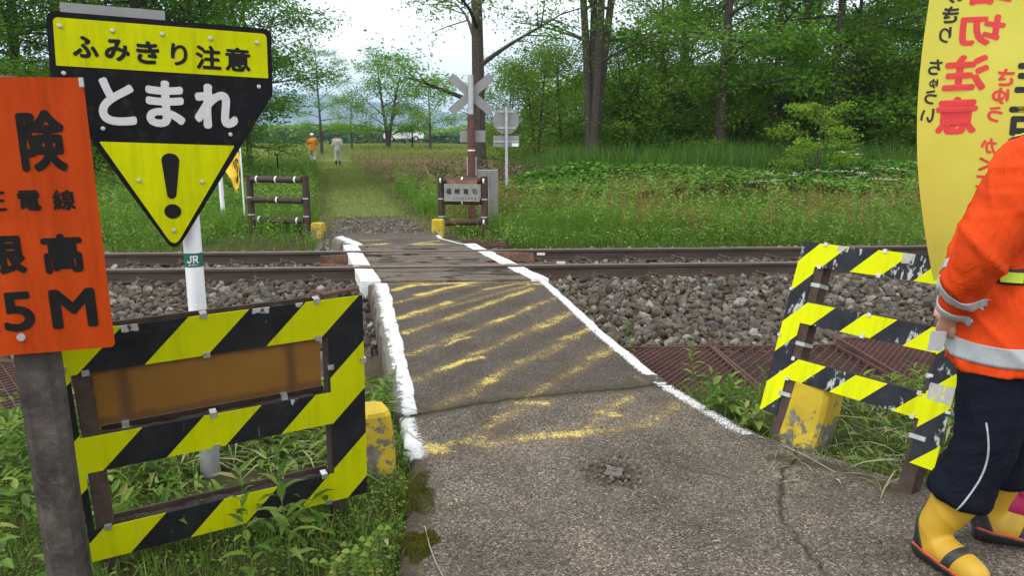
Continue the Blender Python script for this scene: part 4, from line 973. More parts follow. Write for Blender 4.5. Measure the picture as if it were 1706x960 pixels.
# boots
def boot(ank, toe, parent, knee, top=.30, rad=.090):
    a, t = np.array(ank, float), np.array(toe, float); d = t-a; d[2] = 0; d /= np.linalg.norm(d); lat = np.array([-d[1], d[0], 0]); heel = a-d*.075; kk = np.array(knee, float)-a; kv = np.array([kk[0], kk[1], 0])/kk[2]; base = np.array([a[0], a[1], 0])
    pcs = [loft(*fine([base+(0, 0, .07)-d*.01, base+(0, 0, .14)-d*.01, base+(0, 0, .22)-d*.005+kv*.13, base+(0, 0, top)+kv*.21], [.062, .060, .074, rad]), n=24),
           loft(*fine([base-d*.05+(0, 0, .058), base+d*.02+(0, 0, .062), base+d*.11+(0, 0, .058), base+d*.185+(0, 0, .048), base+d*.215+(0, 0, .043)], [.058, .062, .054, .048, .026]), n=24)]
    bo = fuse('boot', pcs, M_bootyel, parent, .007, 5, .0022, 34, post=lambda co: np.stack([co[:, 0], co[:, 1], np.maximum(co[:, 2], .004)], -1))
    dv, dn = tuple(base), tuple(d); zz = lambda h: tuple(base+np.array([0, 0, h])); tl = np.array([0, 0, 1.])+d*.10; tl = tuple(tl)
    ntl = tuple(-x for x in tl); low = lambda c: c[2] < .2
    strip(bo, 'sole', [(zz(.052), ntl)], low, M_bootblk, bo, .007)
    strip(bo, 'red_piping', [(zz(.052), tl), (zz(.061), ntl)], lambda c: ((c-base)@d) > -.045 and low(c), M_redtrim, bo, .005)
    hp_ = np.array(d)*1.0+np.array([0, 0, .42]); q0 = base+d*(-.008)+np.array([0, 0, .09])
    strip(bo, 'heel_counter', [(zz(.061), tl), (tuple(q0), tuple(-hp_))], lambda c: c[2] < .21, M_bootblk, bo, .004)
    t0 = np.array(d)+np.array([0, 0, -.35]); strip(bo, 'toe_band', [(zz(.058), tl), (tuple(base+d*.092+np.array([0, 0, .07])), tuple(t0)), (tuple(base+d*.125+np.array([0, 0, .07])), tuple(-t0))], low, M_bootblk, bo, .004)
    return bo
boot(pose['ankR'], pose['toeR'], worker, pose['kneeR']); boot(pose['ankL'], pose['toeL'], worker, pose['kneeL'])
# pale reflective piping on the near trouser leg follows the trouser's own faces
b = B(); P_ = []
for q in np.linspace(0, 1, 26):
    z = .57-.33*q; c_ = Vector((-.02-.05*q+.045*math.sin(q*3.0+.2), -.40, z)); hit = wtr.ray_cast(c_, Vector((0, 1, 0)))
    if hit[0]: P_.append(np.array(hit[1])+[0, -.001, 0])
b.tube(P_, .0032, 6); b.build('pale_piping', M_reflect, wtr)
# folded paper in the hand behind the back: its own thing, touching the fingers
Mp = Matrix.Translation((PX, PY, 0)) @ Matrix.Rotation(PRZ, 4, 'Z') @ Matrix.Translation((-.185, -.125, .80)) @ Matrix.Rotation(R_(25), 4, 'Z') @ Matrix.Rotation(R_(12), 4, 'X')
pp = B(); pp.box(-.026, .026, -.002, .0, -.032, .045); pp.box(-.024, .027, .002, .004, -.029, .04); po = pp.build('folded_paper', M_paper); po.matrix_world = Mp; tag(po, 'folded white paper held behind the orange jacket', 'paper')

# ------------------------------------------------------------------ yellow banner seen from behind
M_ban = N('thin yellow banner cloth'); col = M_ban.ramp(M_ban.noise(3, 4), [(.3, (.66, .60, .085)), (.7, (.74, .68, .12))]); M_ban.bump(M_ban.noise(5, 4, .5, (1, 1, .4), 1), .25, .03); M_ban.fin(col, .75, 0, .2)
tr_ = M_ban.new('ShaderNodeBsdfTranslucent'); M_ban.ln(col, tr_.inputs['Color']); ms_ = M_ban.new('ShaderNodeMixShader'); ms_.inputs['Fac'].default_value = .45
M_ban.ln(M_ban.p.outputs[0], ms_.inputs[1]); M_ban.ln(tr_.outputs[0], ms_.inputs[2]); M_ban.ln(ms_.outputs[0], M_ban.out.inputs['Surface']); M_ban = M_ban.m
M_banred = simple('red printed dye', (.62, .045, .045), .75, .1, 10, .05); M_banblk = simple('black printed dye', (.02, .018, .02), .75, .2, 10, .05)
bn = thing('safety_banner', 'tall yellow banner with red and black lettering seen from behind beside the orange jacket', 'banner', loc=(1.60, 2.97, .96), rz=R_(4))
BW, BH = .60, 1.80
def bfun(u, v, q=0, push=.0015):
    """u from the free edge, v up from the bottom; the cloth bellies and ripples"""
    vv = v/BH; uu = u/BW; pull = .10*(1-vv)**2
    x = u - .055*math.sin(vv*2.6)+.06*(1-vv)**3*(1-uu)+.03*vv*0
    y = .035*math.sin(uu*5.0+vv*2.2)*(.35+.65*(1-vv))+.05*math.sin(vv*5.5+uu*1.5)*(1-uu)-.03*(1-uu)*(1-vv)
    z = v+.035*(uu-.15)*(1-vv)+.02*math.sin(uu*6)*(1-vv)**3-.05*max(0, uu-.1)*0
    return (x, y-push-q*.00006, z)
b = B(); NU, NV = 40, 110
V = [bfun(BW*i/NU, BH*j/NV, 0, 0) for j in range(NV+1) for i in range(NU+1)]+[bfun(BW*i/NU, BH*j/NV, 0, -.0012) for j in range(NV+1) for i in range(NU+1)]; m = (NU+1)*(NV+1)
F = [(j*(NU+1)+i, j*(NU+1)+i+1, (j+1)*(NU+1)+i+1, (j+1)*(NU+1)+i) for j in range(NV) for i in range(NU)]; F2 = [tuple(m+i for i in reversed(f)) for f in F]
b.add(V, F); b.build('cloth', M_ban, bn, True)
def col_text(chars, boxes, bold, mat, name):
    b = B()
    for ch, bx in zip(chars, boxes): put_glyph(b, ch, bx, 0, bold, True, bfun)
    b.build(name, mat, bn)
col_text('踏切注意', [(.135, 1.03, .295, 1.15), (.125, .885, .285, .995), (.09, .72, .25, .855), (.075, .555, .23, .70)], .05, M_banred, 'red_lettering')
col_text('ふみきりちゅうい', [(.06, 1.11, .12, 1.17), (.06, 1.04, .12, 1.095), (.055, .97, .115, 1.03), (.055, .90, .10, .958), (.03, .785, .083, .843), (.04, .735, .075, .772), (.025, .675, .075, .73), (.012, .607, .07, .66)], .04, M_banblk, 'black_reading')
col_text('さゆうかくにん', [(.28, .735, .34, .80), (.27, .668, .33, .73), (.262, .60, .315, .66), (.25, .48, .305, .54), (.245, .41, .30, .465), (.24, .34, .295, .40), (.235, .27, .29, .33)], .045, M_banred, 'red_reading')
col_text('左右確認', [(.345, .71, .475, .845), (.335, .55, .465, .685), (.325, .39, .455, .525), (.315, .23, .445, .365)], .05, M_banblk, 'black_lettering')
b = B(); b.tube([(BW+.02, 0, -1.0), (BW+.02, 0, BH+.05)], .012, 10); b.build('pole', M_whitepole, bn); b = B(); b.tube([(-.0, .0, BH+.01), (BW+.03, 0, BH+.012)], .007, 8); b.build('top_rod', M_whitepole, bn)

# pink tub behind the boots at the frame edge
pk = thing('tub', 'small pink plastic tub on the ground behind the yellow boots', 'tub', loc=(2.10, 2.82, 0))
M_pink = simple('pink plastic', (.55, .03, .14), .4, .08, 8, .03)
b = B(); V, F = loft([(0, 0, 0), (0, 0, .015), (0, 0, .16), (0, 0, .165), (0, 0, .16), (0, 0, .02)], [.12, .125, .155, .152, .148, .115], 32); b.add(V, F[:-1]); b.build('body', M_pink, pk, True)
b = B(); V, F = loft([(0, 0, .150), (0, 0, .157), (0, 0, .170), (0, 0, .175)], [.153, .166, .166, .158], 32); b.add(V, F[:-2]); b.build('rim', M_pink, pk, True)

# ------------------------------------------------------------------ beyond the rails: gates, crossing marks, posts
M_pipe = rustmat('dark rusty pipe', (.018, .009, .005), (.062, .029, .016), 18, .75); M_band = simple('white tie strap', (.62, .62, .6), .6, .1, 40, .1)
M_board_w = simple('weathered white name board', (.19, .195, .175), .7, .2, 10, .1, dirt=((.14, .10, .06), .5))
def far_gate(P0, P1, label, name_board):
    p0, p1 = np.array(P0), np.array(P1); d = p1-p0; w = np.hypot(*d[:2]); rz = math.atan2(d[1], d[0]); mid = (p0+p1)/2
    o = thing('hazard_gate', label, 'gate', loc=(mid[0], mid[1], float(gz(mid[0], mid[1]))), rz=rz, group='striped gates at the crossing corners'); H = .97
    for s in (-1, 1):
        b = B(); b.tube([(s*w/2, .0, -.2), (s*(w/2+.006), 0, H*.5), (s*w/2, 0, H)], .058, 12); ps = b.build('post', M_pipe, o, False)
        for z in (H*.62, H*.32): t = B(); t.tube([(s*w/2, 0, z-.011), (s*w/2, 0, z+.011)], .0615, 12); t.build('strap', M_galv, ps)
    for z in (H-.07, H*.58, H*.24):
        b = B(); b.tube([(-w/2+.05, -.02, z-.03*(name_board and z < .3)), (w/2-.05, -.02, z)], .052, 12); r = b.build('rail', M_pipe, o)
        for x in ((-.36, 0, .36) if z > .6*H else ((0,) if z > .4 else (-.36, .36))):
            t = B(); t.tube([(x-.013, -.02, z), (x+.013, -.02, z)], .0555, 12); t.build('strap', M_band, r)
        b = B(); b.box(-w/2-.02, w/2+.02, .062, .066, z-.06, z+.025); b.build('striped_panel', M_strR, o)
    if name_board:
        b = B(); b.box(-w/2+.07, w/2-.06, -.088, -.078, H*.585, H-.12); nb_ = b.build('name_board', M_board_w, o)
        b = B(); b.box(-w/2+.12, w/2-.10, -.082, -.072, H-.122, H-.05); b.build('rust_strip', rustmat('orange rust strip', (.10, .04, .02), (.30, .16, .09), 40), o)
        b = B()
        for i, ch in enumerate('福崎踏切'): put_glyph(b, ch, (-w/2+.105+i*.145, H*.70, -w/2+.19+i*.145, H*.70+.098), -.0885, .03)
        for i, ch in enumerate('ふくざきふみきり'): put_glyph(b, ch, (-w/2+.22+i*.050, H*.62, -w/2+.25+i*.050, H*.62+.035), -.0885, .02)
        b.build('lettering', M_ink, nb_)
    return o
far_gate((-4.37, 12.75), (-3.36, 12.45), 'dark pipe gate of three rails on the left of the grass path', False)
far_gate((-1.16, 12.55), (-.45, 12.42), 'dark pipe gate with a white lettered name board', True)

# cross buck on its pole
M_redpole = rustmat('red brown pole', (.06, .018, .014), (.12, .035, .028), 14, .6)
xb = thing('crossbuck', 'grey backed crossed boards on a red brown pole behind the name board gate', 'crossing mark', loc=(-.70, 13.3, float(gz(-.7, 13.3))))
b = B(); b.tube([(0, 0, -.2), (0, 0, 1.97)], .062, 14); b.build('pole', M_redpole, xb, False)
b = B(); b.tube([(0, 0, 1.97), (0, 0, 2.62)], .045, 14); b.build('upper_pole', M_galv, xb)
b = B(); b.tube([(0, 0, 1.35), (0, 0, 1.375)], .064, 14); b.build('white_ring', M_band, xb)
for s in (-1, 1):
    M_ = Matrix.Translation((0, .055+.004*(s > 0), 2.30)) @ Matrix.Rotation(s*R_(40.5), 4, 'Y'); b = B(); b.box(-.46, .46, -.002, .0015, -.075, .075, M_); b.build('cross_board', M_grey, xb)
b = B(); b.box(-.20, .24, .065, .072, 1.50, 1.70, bev=.0); b.build('plate', M_grey, xb)
b = B(); b.box(-.09, .09, .066, .074, .93, 1.25); b.build('small_plate', simple('pale plate', (.36, .33, .30), .6, .15, 9, 0), xb)
cb = thing('cabinet', 'grey metal cabinet standing behind the name board gate', 'cabinet', loc=(-.42, 13.75, float(gz(-.42, 13.75))))
b = B(); b.box(-.19, .17, -.12, .12, .0, 1.02, bev=.01); b.build('body', M_grey, cb); b = B(); b.box(-.012, .012, -.128, -.1215, .12, 1.0); b.build('seam', M_galv, cb); b = B(); b.tube([(0, -.135, .72), (0, -.135, .98)], .012, 8); b.build('handle', simple('tan cable', (.25, .2, .13), .8, .2, 30, .1), cb)
# round sign from behind
rs_ = thing('road_sign', 'round grey sign seen from the back with a small plate below it', 'sign', loc=(-.12, 17.0, float(gz(-.12, 17))), rz=R_(10))
b = B(); b.tube([(.0, 0, -.3), (0, 0, 2.22)], .034, 12); b.build('pole', M_galv, rs_)
b = B(); b.tube([(0, .046, 1.93), (0, .052, 1.93)], .292, 36); b.build('disc', M_grey, rs_)
for z, w in ((2.12, .17), (1.77, .20)): b = B(); b.box(-w, w, .031, .045, z-.018, z+.018); b.build('bracket', M_galv, rs_)
b = B(); b.box(-.29, .29, .046, .051, 1.36, 1.60); b.build('plate', M_grey, rs_); b = B(); b.box(-.27, .27, .031, .045, 1.46, 1.49); b.build('bracket', M_galv, rs_); b = B(); b.box(.13, .27, .041, .0455, 1.37, 1.44); b.build('sticker', simple('white sticker', (.72, .72, .72), .5, .03, 9, 0), rs_)
# small flag and white post on the left
fl = thing('flag', 'small yellow flag with black lettering hanging on a thin white pole', 'flag', loc=(-4.72, 13.4, float(gz(-4.72, 13.4))))
b = B(); b.tube([(0, 0, -.1), (0, 0, 1.62)], .014, 8); b.build('pole', M_whitepole, fl); b = B()
def ffun(u, v, q=0): return (-.03-.28*u*(1-.75*v)-.02*math.sin(v*9), .05*math.sin(u*9+v*5)*u-.004-q*.0002, 1.56-.72*v-.16*u*(1-v)-.25*u)
NU = 14; V = [ffun(i/NU, j/NU) for j in range(NU+1) for i in range(NU+1)]; b.add(V, [(j*15+i, j*15+i+1, j*15+i+16, j*15+i+15) for j in range(NU) for i in range(NU)]); b.build('cloth', simple('orange yellow cloth', (.72, .45, .03), .8, .1, 8, .1), fl, True)
b = B()
for i, ch in enumerate('踏切注意'): put_glyph(b, ch, (.12, .14+.2*i, .55, .30+.2*i), 0, .05, False, lambda x, z, q: tuple(np.array(ffun(x, z, q))+(0, -.008, 0)))
b.build('lettering', M_banblk, fl)
wp = thing('post', 'plain white steel post standing in the weeds left of the far gate', 'post', loc=(-5.25, 13.8, float(gz(-5.25, 13.8)))); b = B(); b.tube([(0, 0, -.2), (-.0, 0, 1.0)], .04, 12); b.build('pole', M_whitepole, wp); b = B(); b.tube([(0, 0, 1.0), (0, 0, 1.012)], [.043, .03], 12); b.build('cap', M_galv, wp)
bp_ = thing('stake', 'thin black stake standing in the weeds before the left trees', 'stake', loc=(-6.4, 21, float(gz(-6.4, 21)))); b = B(); b.tube([(0, 0, -.1), (0, 0, 1.15)], .02, 6); b.build('shaft', M_black, bp_); b = B(); b.box(-.06, .06, -.015, .015, 1.1, 1.14); b.build('cap', M_black, bp_)
# cable tied along the ballast beyond the rails
pts = [(x, rail_y(x)+GA+.62+.05*math.sin(x*1.3)+.02*math.sin(x*4), -.045+.025*math.sin(x*3.1)) for x in np.linspace(-4.6, -2.3, 50)]
b = B(); b.tube(pts, .013, 8); cbl = b.build('cable', M_black); tag(cbl, 'black cable lying on the stones beyond the far rail', 'cable')
for i in (12, 19, 28, 36, 44): b = B(); b.tube([pts[i], pts[i+1]], .0165, 8); b.build('tie', M_band, cbl)

# two people walking away up the path
def walker(name, label, x, y, phase, mats, hat, rz, arms):
    s = phase
    ps = dict(pel=(0, 0, .90), waist=(0, 0, 1.05), chest=(0, 0, 1.30), neck0=(0, 0, 1.46), neck1=(.02, 0, 1.54), head=(.03, 0, 1.63), hem=(0, 0, .80), hipL=(0, .09, .88), hipR=(0, -.09, .88),
        kneeL=(.10*s+.03, .10, .49), kneeR=(-.06*s+.03, -.10, .49), ankL=(.14*s, .10, .09), ankR=(-.16*s, -.10, .10), toeL=(.14*s+.17, .11, .03), toeR=(-.16*s+.16, -.11, .03),
        shoL=(0, .18, 1.41), shoR=(0, -.18, 1.41), curl=.5, cuff=.62, **arms)
    p, t, j = make_person(name, label, ps, mats, .018, True, (x, y, float(gz(x, y))), rz)
    if hat: b = B(); V, F = blob((.025, 0, 1.70), (.125, .105, .095), 10); b.add([v if v[2] > 1.68 else (v[0], v[1], 1.68) for v in V], F); b.build('helmet', M_helmet, p, True)
    else: b = B(); V, F = blob((.005, 0, 1.685), (.105, .09, .085), 10); b.add([v if v[2] > 1.62 else (v[0]*.95, v[1]*.95, 1.62-.4*(1.62-v[2])) for v in V], F); b.build('hair', M_hair, p, True)
    for q in 'LR':
        a = np.array(ps['ank'+q]); tt = np.array(ps['toe'+q]); b = B(); V, F = loft(*fine([a+(0, 0, .22), a, a-(0, 0, .03)], [.065, .055, .05])); b.add(V, F); V, F = loft(*fine([a+(-.06, 0, -.05), a+(0, 0, -.045), tt], [.04, .048, .03])); b.add(V, F); b.build('boot', M_bootblk, p, True)
    return p
down = dict(elbL=(-.03, .25, 1.13), elbR=(-.03, -.25, 1.13), wriL=(.06, .25, .90), wriR=(.02, -.26, .89), hdirL=(.1, 0, -1), hdirR=(.1, 0, -1), thumbL=(1, 0, 0), thumbR=(1, 0, 0))
up = dict(elbL=(.10, .27, 1.20), elbR=(.10, -.27, 1.20), wriL=(.18, .10, 1.42), wriR=(.18, -.10, 1.42), hdirL=(0, -.5, 1), hdirR=(0, .5, 1), thumbL=(0, -1, 0), thumbR=(0, 1, 0))
M_ochre = cloth('ochre jacket', (.60, .22, .025)); M_pale = cloth('pale work clothes', (.40, .41, .33)); M_palew = cloth('off white trousers', (.47, .46, .43))
_gy = 44.0
walker('person', 'walker in ochre jacket, off-white trousers and white helmet going up the path', float((526-853)/FPX*_gy), _gy, .7, dict(trousers=M_palew, jacket=M_ochre), True, R_(98), up)
walker('person', 'bareheaded walker in pale work clothes going up the grass path', float((567-853)/FPX*_gy), _gy, -.5, dict(trousers=M_pale, jacket=M_pale), False, R_(100), down)

# parked car in the far field
M_carw = simple('white car paint', (.62, .63, .65), .3, .03, 3, 0); M_glass = simple('dark car glass', (.015, .02, .024), .1, .1, 3, 0); M_tyre = simple('tyre rubber', (.02, .02, .02), .8, .2, 20, .1)
CX_, CY_ = -12.0, 86.0
car = thing('parked_car', 'white car parked far off in the field behind the small trees', 'car', loc=(CX_, CY_, float(gz(CX_, CY_))+.45), rz=R_(4))
side = [(-2.15, .35), (-2.2, .75), (-2.0, .95), (-1.2, 1.0), (-.55, 1.42), (.85, 1.45), (1.5, 1.05), (2.1, .98), (2.22, .7), (2.18, .35)]
b = B(); b.plate(side, -.82, .82); cbod = b.build('body', M_carw, car)
for s in (-1, 1):
    y0, y1 = sorted((s*.822, s*.832)); b = B(); b.plate([(-1.05, 1.0), (-.5, 1.34), (.1, 1.37), (.1, 1.0)], y0, y1); b.plate([(.16, 1.0), (.16, 1.37), (.8, 1.37), (1.3, 1.03)], y0, y1); b.build('window', M_glass, car)
    for x in (-1.35, 1.35):
        b = B(); b.tube([(x, s*.62, .32), (x, s*.835, .32)], .32, 20); wh = b.build('wheel', M_tyre, car); b = B(); b.tube([(x, s*.8, .32), (x, s*.842, .32)], .19, 14); b.build('rim', M_galv, wh)
b = B(); b.box(-2.23, -2.1, -.7, .7, .62, .74); b.build('bumper', M_tyre, car); b = B(); b.box(2.1, 2.24, -.7, .7, .42, .55); b.build('bumper', M_tyre, car)

# ------------------------------------------------------------------ far hills
def ridge(name, Y0, x0, x1, prof_, depth_, c1, c2):
    K, D = 160, 40; X = np.linspace(x0, x1, K)[None, :]; q = np.linspace(0, 1, D)[:, None]; Hh = np.interp(X, *zip(*prof_))+12*vnoise(X*.012, X*.003)+6*vnoise(X*.05, X*.02)
    Y = Y0+depth_*q+0*X; Z = -14+(Hh+14)*np.sin(np.clip(q*1.15, 0, 1)*math.pi/2)*(1+.12*vnoise(X*.02+q*3, q*9))
    i = np.arange(K*D).reshape(D, K); f = np.stack([i[:-1, :-1], i[:-1, 1:], i[1:, 1:], i[1:, :-1]], -1).reshape(-1, 4)
    n = N(name+' forest'); n.bump(n.noise(.05, 6), 1, 12); m = n.fin(n.ramp(n.noise(.02, 8, .7), [(.35, c1), (.65, c2)]), .95)
    return tag(npobj(name, np.stack([X+0*q, Y, Z], -1).reshape(-1, 3), [f], m, smooth=True), kind='structure')
ridge('hills', 3200, -3400, 3400, [(-3400, 330), (-1500, 300), (-900, 215), (-520, 185), (-300, 150), (-100, 120), (300, 140), (1200, 200), (3400, 240)], 1400, (.02, .035, .014), (.045, .065, .03))

# ------------------------------------------------------------------ vegetation
G_near = [(0, (.055, .11, .018)), (.35, (.09, .165, .024)), (.7, (.14, .22, .036)), (.93, (.20, .26, .06)), (1, (.26, .22, .09))]
L_bank = leafmat('bank grass', [(0, (0.060, 0.129, 0.017)), (.4, (0.106, 0.207, 0.027)), (.75, (0.152, 0.263, 0.046)), (.94, (0.202, 0.269, 0.076)), (1, (0.258, 0.224, 0.095))])
L_near = leafmat('near weeds', G_near); L_broad = leafmat('broad leaves', [(0, (0.043, 0.113, 0.018)), (.5, (0.079, 0.179, 0.026)), (.85, (0.136, 0.247, 0.039)), (1, (0.215, 0.299, 0.065))])
L_sorrel = leafmat('sorrel stalks', [(0, (.16, .12, .05)), (.4, (.24, .13, .06)), (.75, (.26, .08, .045)), (1, (.30, .24, .12))], .2)
L_straw = leafmat('cut stems', [(0, (.14, .17, .06)), (.5, (.25, .27, .13)), (1, (.36, .32, .18))], .2)
L_reed = leafmat('reed grass', [(0, (0.036, 0.098, 0.017)), (.6, (0.079, 0.164, 0.026)), (1, (0.143, 0.232, 0.046))])
L_dry = leafmat('dry brush', [(0, (.05, .035, .022)), (.5, (.12, .085, .05)), (1, (.22, .17, .10))], .1)
L_path = leafmat('short path grass', [(0, (.12, .17, .03)), (.5, (.18, .22, .055)), (1, (.27, .26, .10))])
L_moss = leafmat('moss', [(0, (.03, .035, .004)), (.5, (.07, .075, .008)), (1, (.12, .115, .02))], .1, .9)
L_white = leafmat('white florets', [(0, (.55, .56, .5)), (1, (.75, .75, .72))], .2); L_yelfl = leafmat('yellow florets', [(0, (.6, .5, .02)), (1, (.75, .65, .05))], .2)
L_tree = [leafmat('dark crown leaves', [(0, (0.043, 0.111, 0.023)), (.45, (0.088, 0.202, 0.034)), (.8, (0.155, 0.293, 0.050)), (1, (0.232, 0.373, 0.074))], .5),
          leafmat('mid crown leaves', [(0, (0.059, 0.144, 0.021)), (.45, (0.109, 0.227, 0.030)), (.8, (0.171, 0.312, 0.045)), (1, (0.240, 0.380, 0.072))], .52),
          leafmat('light crown leaves', [(0, (0.092, 0.172, 0.022)), (.45, (0.145, 0.255, 0.034)), (.8, (0.205, 0.324, 0.048)), (1, (0.277, 0.380, 0.078))], .48),
          leafmat('young bright leaves', [(0, (.12, .20, .02)), (.5, (.19, .30, .035)), (1, (.28, .38, .07))], .5)]
M_bark = simple('grey brown bark', (.055, .043, .034), .95, .4, 14, .8, dirt=((.11, .10, .085), .5), dist=.02)
M_stem = simple('green stem', (.09, .14, .035), .7, .3, 40, .1)

def unit(v): return v/(np.linalg.norm(v, axis=-1, keepdims=True)+1e-9)
class Veg:
    def __init__(s): s.V = []; s.Q = []; s.T = []; s.r = []; s.n = 0
    def _put(s, V, Q, T, r):
        k, m = V.shape[:2]; off = s.n+np.arange(k)[:, None, None]*m
        s.V.append(V.reshape(-1, 3))
        if Q is not None: s.Q.append((np.array(Q)[None]+off).reshape(-1, 4))
        if T is not None: s.T.append((np.array(T)[None]+off).reshape(-1, 3))
        s.r.append(np.repeat(r, m)); s.n += k*m
    def blades(s, P, h, w, lean=.35, rnd=None, droop=.5):
        k = len(P)
        if not k: return
        a = rng.random(k)*2*math.pi; d = np.stack([np.cos(a), np.sin(a), 0*a], -1); sd = np.stack([-d[:, 1], d[:, 0], 0*a], -1); b_ = rng.random(k)*2*math.pi; sd = unit(sd*np.cos(b_)[:, None]*.6+d*np.sin(b_)[:, None]*.6+sd*.3)
        l = np.abs(rng.normal(0, lean, k))[:, None]; h = np.asarray(h)[:, None]*np.ones((k, 1)); w = (np.asarray(w)*np.ones(k))[:, None]
        up = np.array([0, 0, 1.]); m1 = P+up*h*.55*(1-.15*l)+d*h*l*.35; m2 = P+up*h*(1-.4*l*droop)+d*h*l*(.9+.2*droop)
        V = np.stack([P-sd*w, P+sd*w, m1+sd*w*.8, m1-sd*w*.8, m2], 1); s._put(V, [(0, 1, 2, 3)], [(3, 2, 4)], rng.random(k) if rnd is None else rnd)
    def leaves(s, P, D, Nn, L, Wd, rnd=None):
        k = len(P)
        if not k: return
        D = unit(D); sd = unit(np.cross(D, Nn)); nn = np.cross(sd, D); L = (np.asarray(L)*np.ones(k))[:, None]; Wd = (np.asarray(Wd)*np.ones(k))[:, None]
        V = np.stack([P, P+D*L*.42+sd*Wd*.5+nn*L*.05, P+D*L-nn*L*.10, P+D*L*.42-sd*Wd*.5+nn*L*.05], 1); s._put(V, [(0, 1, 2, 3)], None, rng.random(k) if rnd is None else rnd)
    def lance(s, P, D, Nn, L, Wd, rnd=None):
        """longer curved leaf, folded on its midrib"""
        k = len(P)
        if not k: return
        D = unit(D); sd = unit(np.cross(D, Nn)); nn = np.cross(sd, D); L = (np.asarray(L)*np.ones(k))[:, None]; Wd = (np.asarray(Wd)*np.ones(k))[:, None]
        c = [P, P+D*L*.3+nn*L*.05, P+D*L*.65+nn*L*.02, P+D*L-nn*L*.14]; up = nn*Wd*.18
        V = np.stack([c[0], c[1]-sd*Wd*.5+up, c[1], c[1]+sd*Wd*.5+up, c[2]-sd*Wd*.38+up, c[2], c[2]+sd*Wd*.38+up, c[3]], 1)
        s._put(V, [(1, 4, 5, 2), (2, 5, 6, 3)], [(0, 1, 2), (0, 2, 3), (4, 7, 5), (5, 7, 6)], rng.random(k) if rnd is None else rnd)
    def build(s, name, mat, parent=None, kind=None):
        F = ([np.concatenate(s.Q)] if s.Q else [])+([np.concatenate(s.T)] if s.T else [])
        o = npobj(name, np.concatenate(s.V), F, mat, parent, attrs=dict(rnd=np.concatenate(s.r)))
        return tag(o, kind=kind)
def scatter(n_, x0, x1, y0, y1, keep):
    x = rng.uniform(x0, x1, n_); y = rng.uniform(y0, y1, n_); k = keep(x, y); x, y = x[k], y[k]; return np.stack([x, y, gz(x, y)], -1)
def offroad(x, y, m=.02): return (x < road_left(y)-m) | (x > road_right(y)+m)
def clump(x, y, f, s=0): return .5+.5*vnoise(x*f, y*f, s)
def rdir(k, zlo=-.3, zhi=.9): a = rng.random(k)*6.283; return unit(np.stack([np.cos(a), np.sin(a), rng.uniform(zlo, zhi, k)], -1))
def rnorm(k, up=1.0): return unit(rng.normal(0, .5, (k, 3))+np.array([0, 0, up]))

# ---- near ground cover
def nearmask(x, y):
    t = y-rail_y(x); keep = offroad(x, y, -.0) & (t < -3.75+.25*vnoise(x*2, y*2)); keep &= ~((x > .85) & (t > -3.85)); keep &= ~((np.hypot(x+1.27, (y-3.2)*.8) < .15)); keep &= ~((x < -1.4) & (t > -4.15))
    return keep
v = Veg()
P = scatter(26000, -3.6, -.38, 1.5, 4.9, nearmask); v.blades(P, rng.uniform(.03, .11, len(P))*(.6+.8*clump(P[:, 0], P[:, 1], 3)), rng.uniform(.0012, .003, len(P)), .6)
P = scatter(16000, 1.0, 5.2, 1.5, 5.0, lambda x, y: nearmask(x, y)); v.blades(P, rng.uniform(.03, .12, len(P))*(.6+.8*clump(P[:, 0], P[:, 1], 3)), rng.uniform(.0013, .0032, len(P)), .7)
P = scatter(5000, -8, -3.5, 2, 5, nearmask); v.blades(P, rng.uniform(.05, .2, len(P)), rng.uniform(.002, .005, len(P)), .6)
v.build('grass', L_near, kind='stuff')
v = Veg()
P = scatter(30000, -3.4, -.40, 1.6, 4.6, lambda x, y: nearmask(x, y) & (clump(x, y, 2.2, 3) > rng.random(len(x))*.8)); P[:, 2] += rng.uniform(.005, .10, len(P))*clump(P[:, 0], P[:, 1], 2.7, 5); k = len(P)
v.leaves(P, rdir(k, -.1, .6), rnorm(k, 1.4), rng.uniform(.010, .028, k), rng.uniform(.008, .018, k))
P = scatter(9000, 1.2, 4.6, 2.0, 5.0, nearmask); P[:, 2] += rng.uniform(.0, .06, len(P)); k = len(P); v.leaves(P, rdir(k, -.1, .5), rnorm(k, 1.4), rng.uniform(.012, .03, k), rng.uniform(.008, .016, k))
P = scatter(2600, -3.2, -.7, 2.6, 4.6, nearmask); P[:, 2] += rng.uniform(.02, .16, len(P)); k = len(P); v.lance(P, rdir(k, -.1, .9), rnorm(k, 1.0), rng.uniform(.05, .13, k), rng.uniform(.012, .03, k))
P = scatter(900, 1.6, 4.2, 3.2, 5.0, nearmask); P[:, 2] += rng.uniform(.02, .12, len(P)); k = len(P); v.lance(P, rdir(k, -.1, .9), rnorm(k, 1.0), rng.uniform(.05, .12, k), rng.uniform(.012, .026, k))
v.build('small_weeds', L_near, kind='stuff')
v = Veg()                                                        # mown stems lying about behind both gates
for (n_, x0, x1, y0, y1) in ((260, -1.6, -.75, 3.2, 4.2), (160, 1.75, 2.6, 3.2, 4.3)):
    P = scatter(n_, x0, x1, y0, y1, nearmask); P[:, 2] += rng.uniform(.03, .09, len(P)); k = len(P); v.lance(P, rdir(k, -.12, .12), rnorm(k, 2), rng.uniform(.15, .42, k), rng.uniform(.004, .012, k))
P = scatter(120, 1.2, 1.9, 3.1, 3.6, lambda x, y: x > 0); P[:, 2] = .012+zroad(P[:, 1]); k = len(P); v.lance(P, rdir(k, -.02, .05), rnorm(k, 3), rng.uniform(.05, .2, k), rng.uniform(.002, .004, k))
v.build('cut_stems', L_straw, kind='stuff')
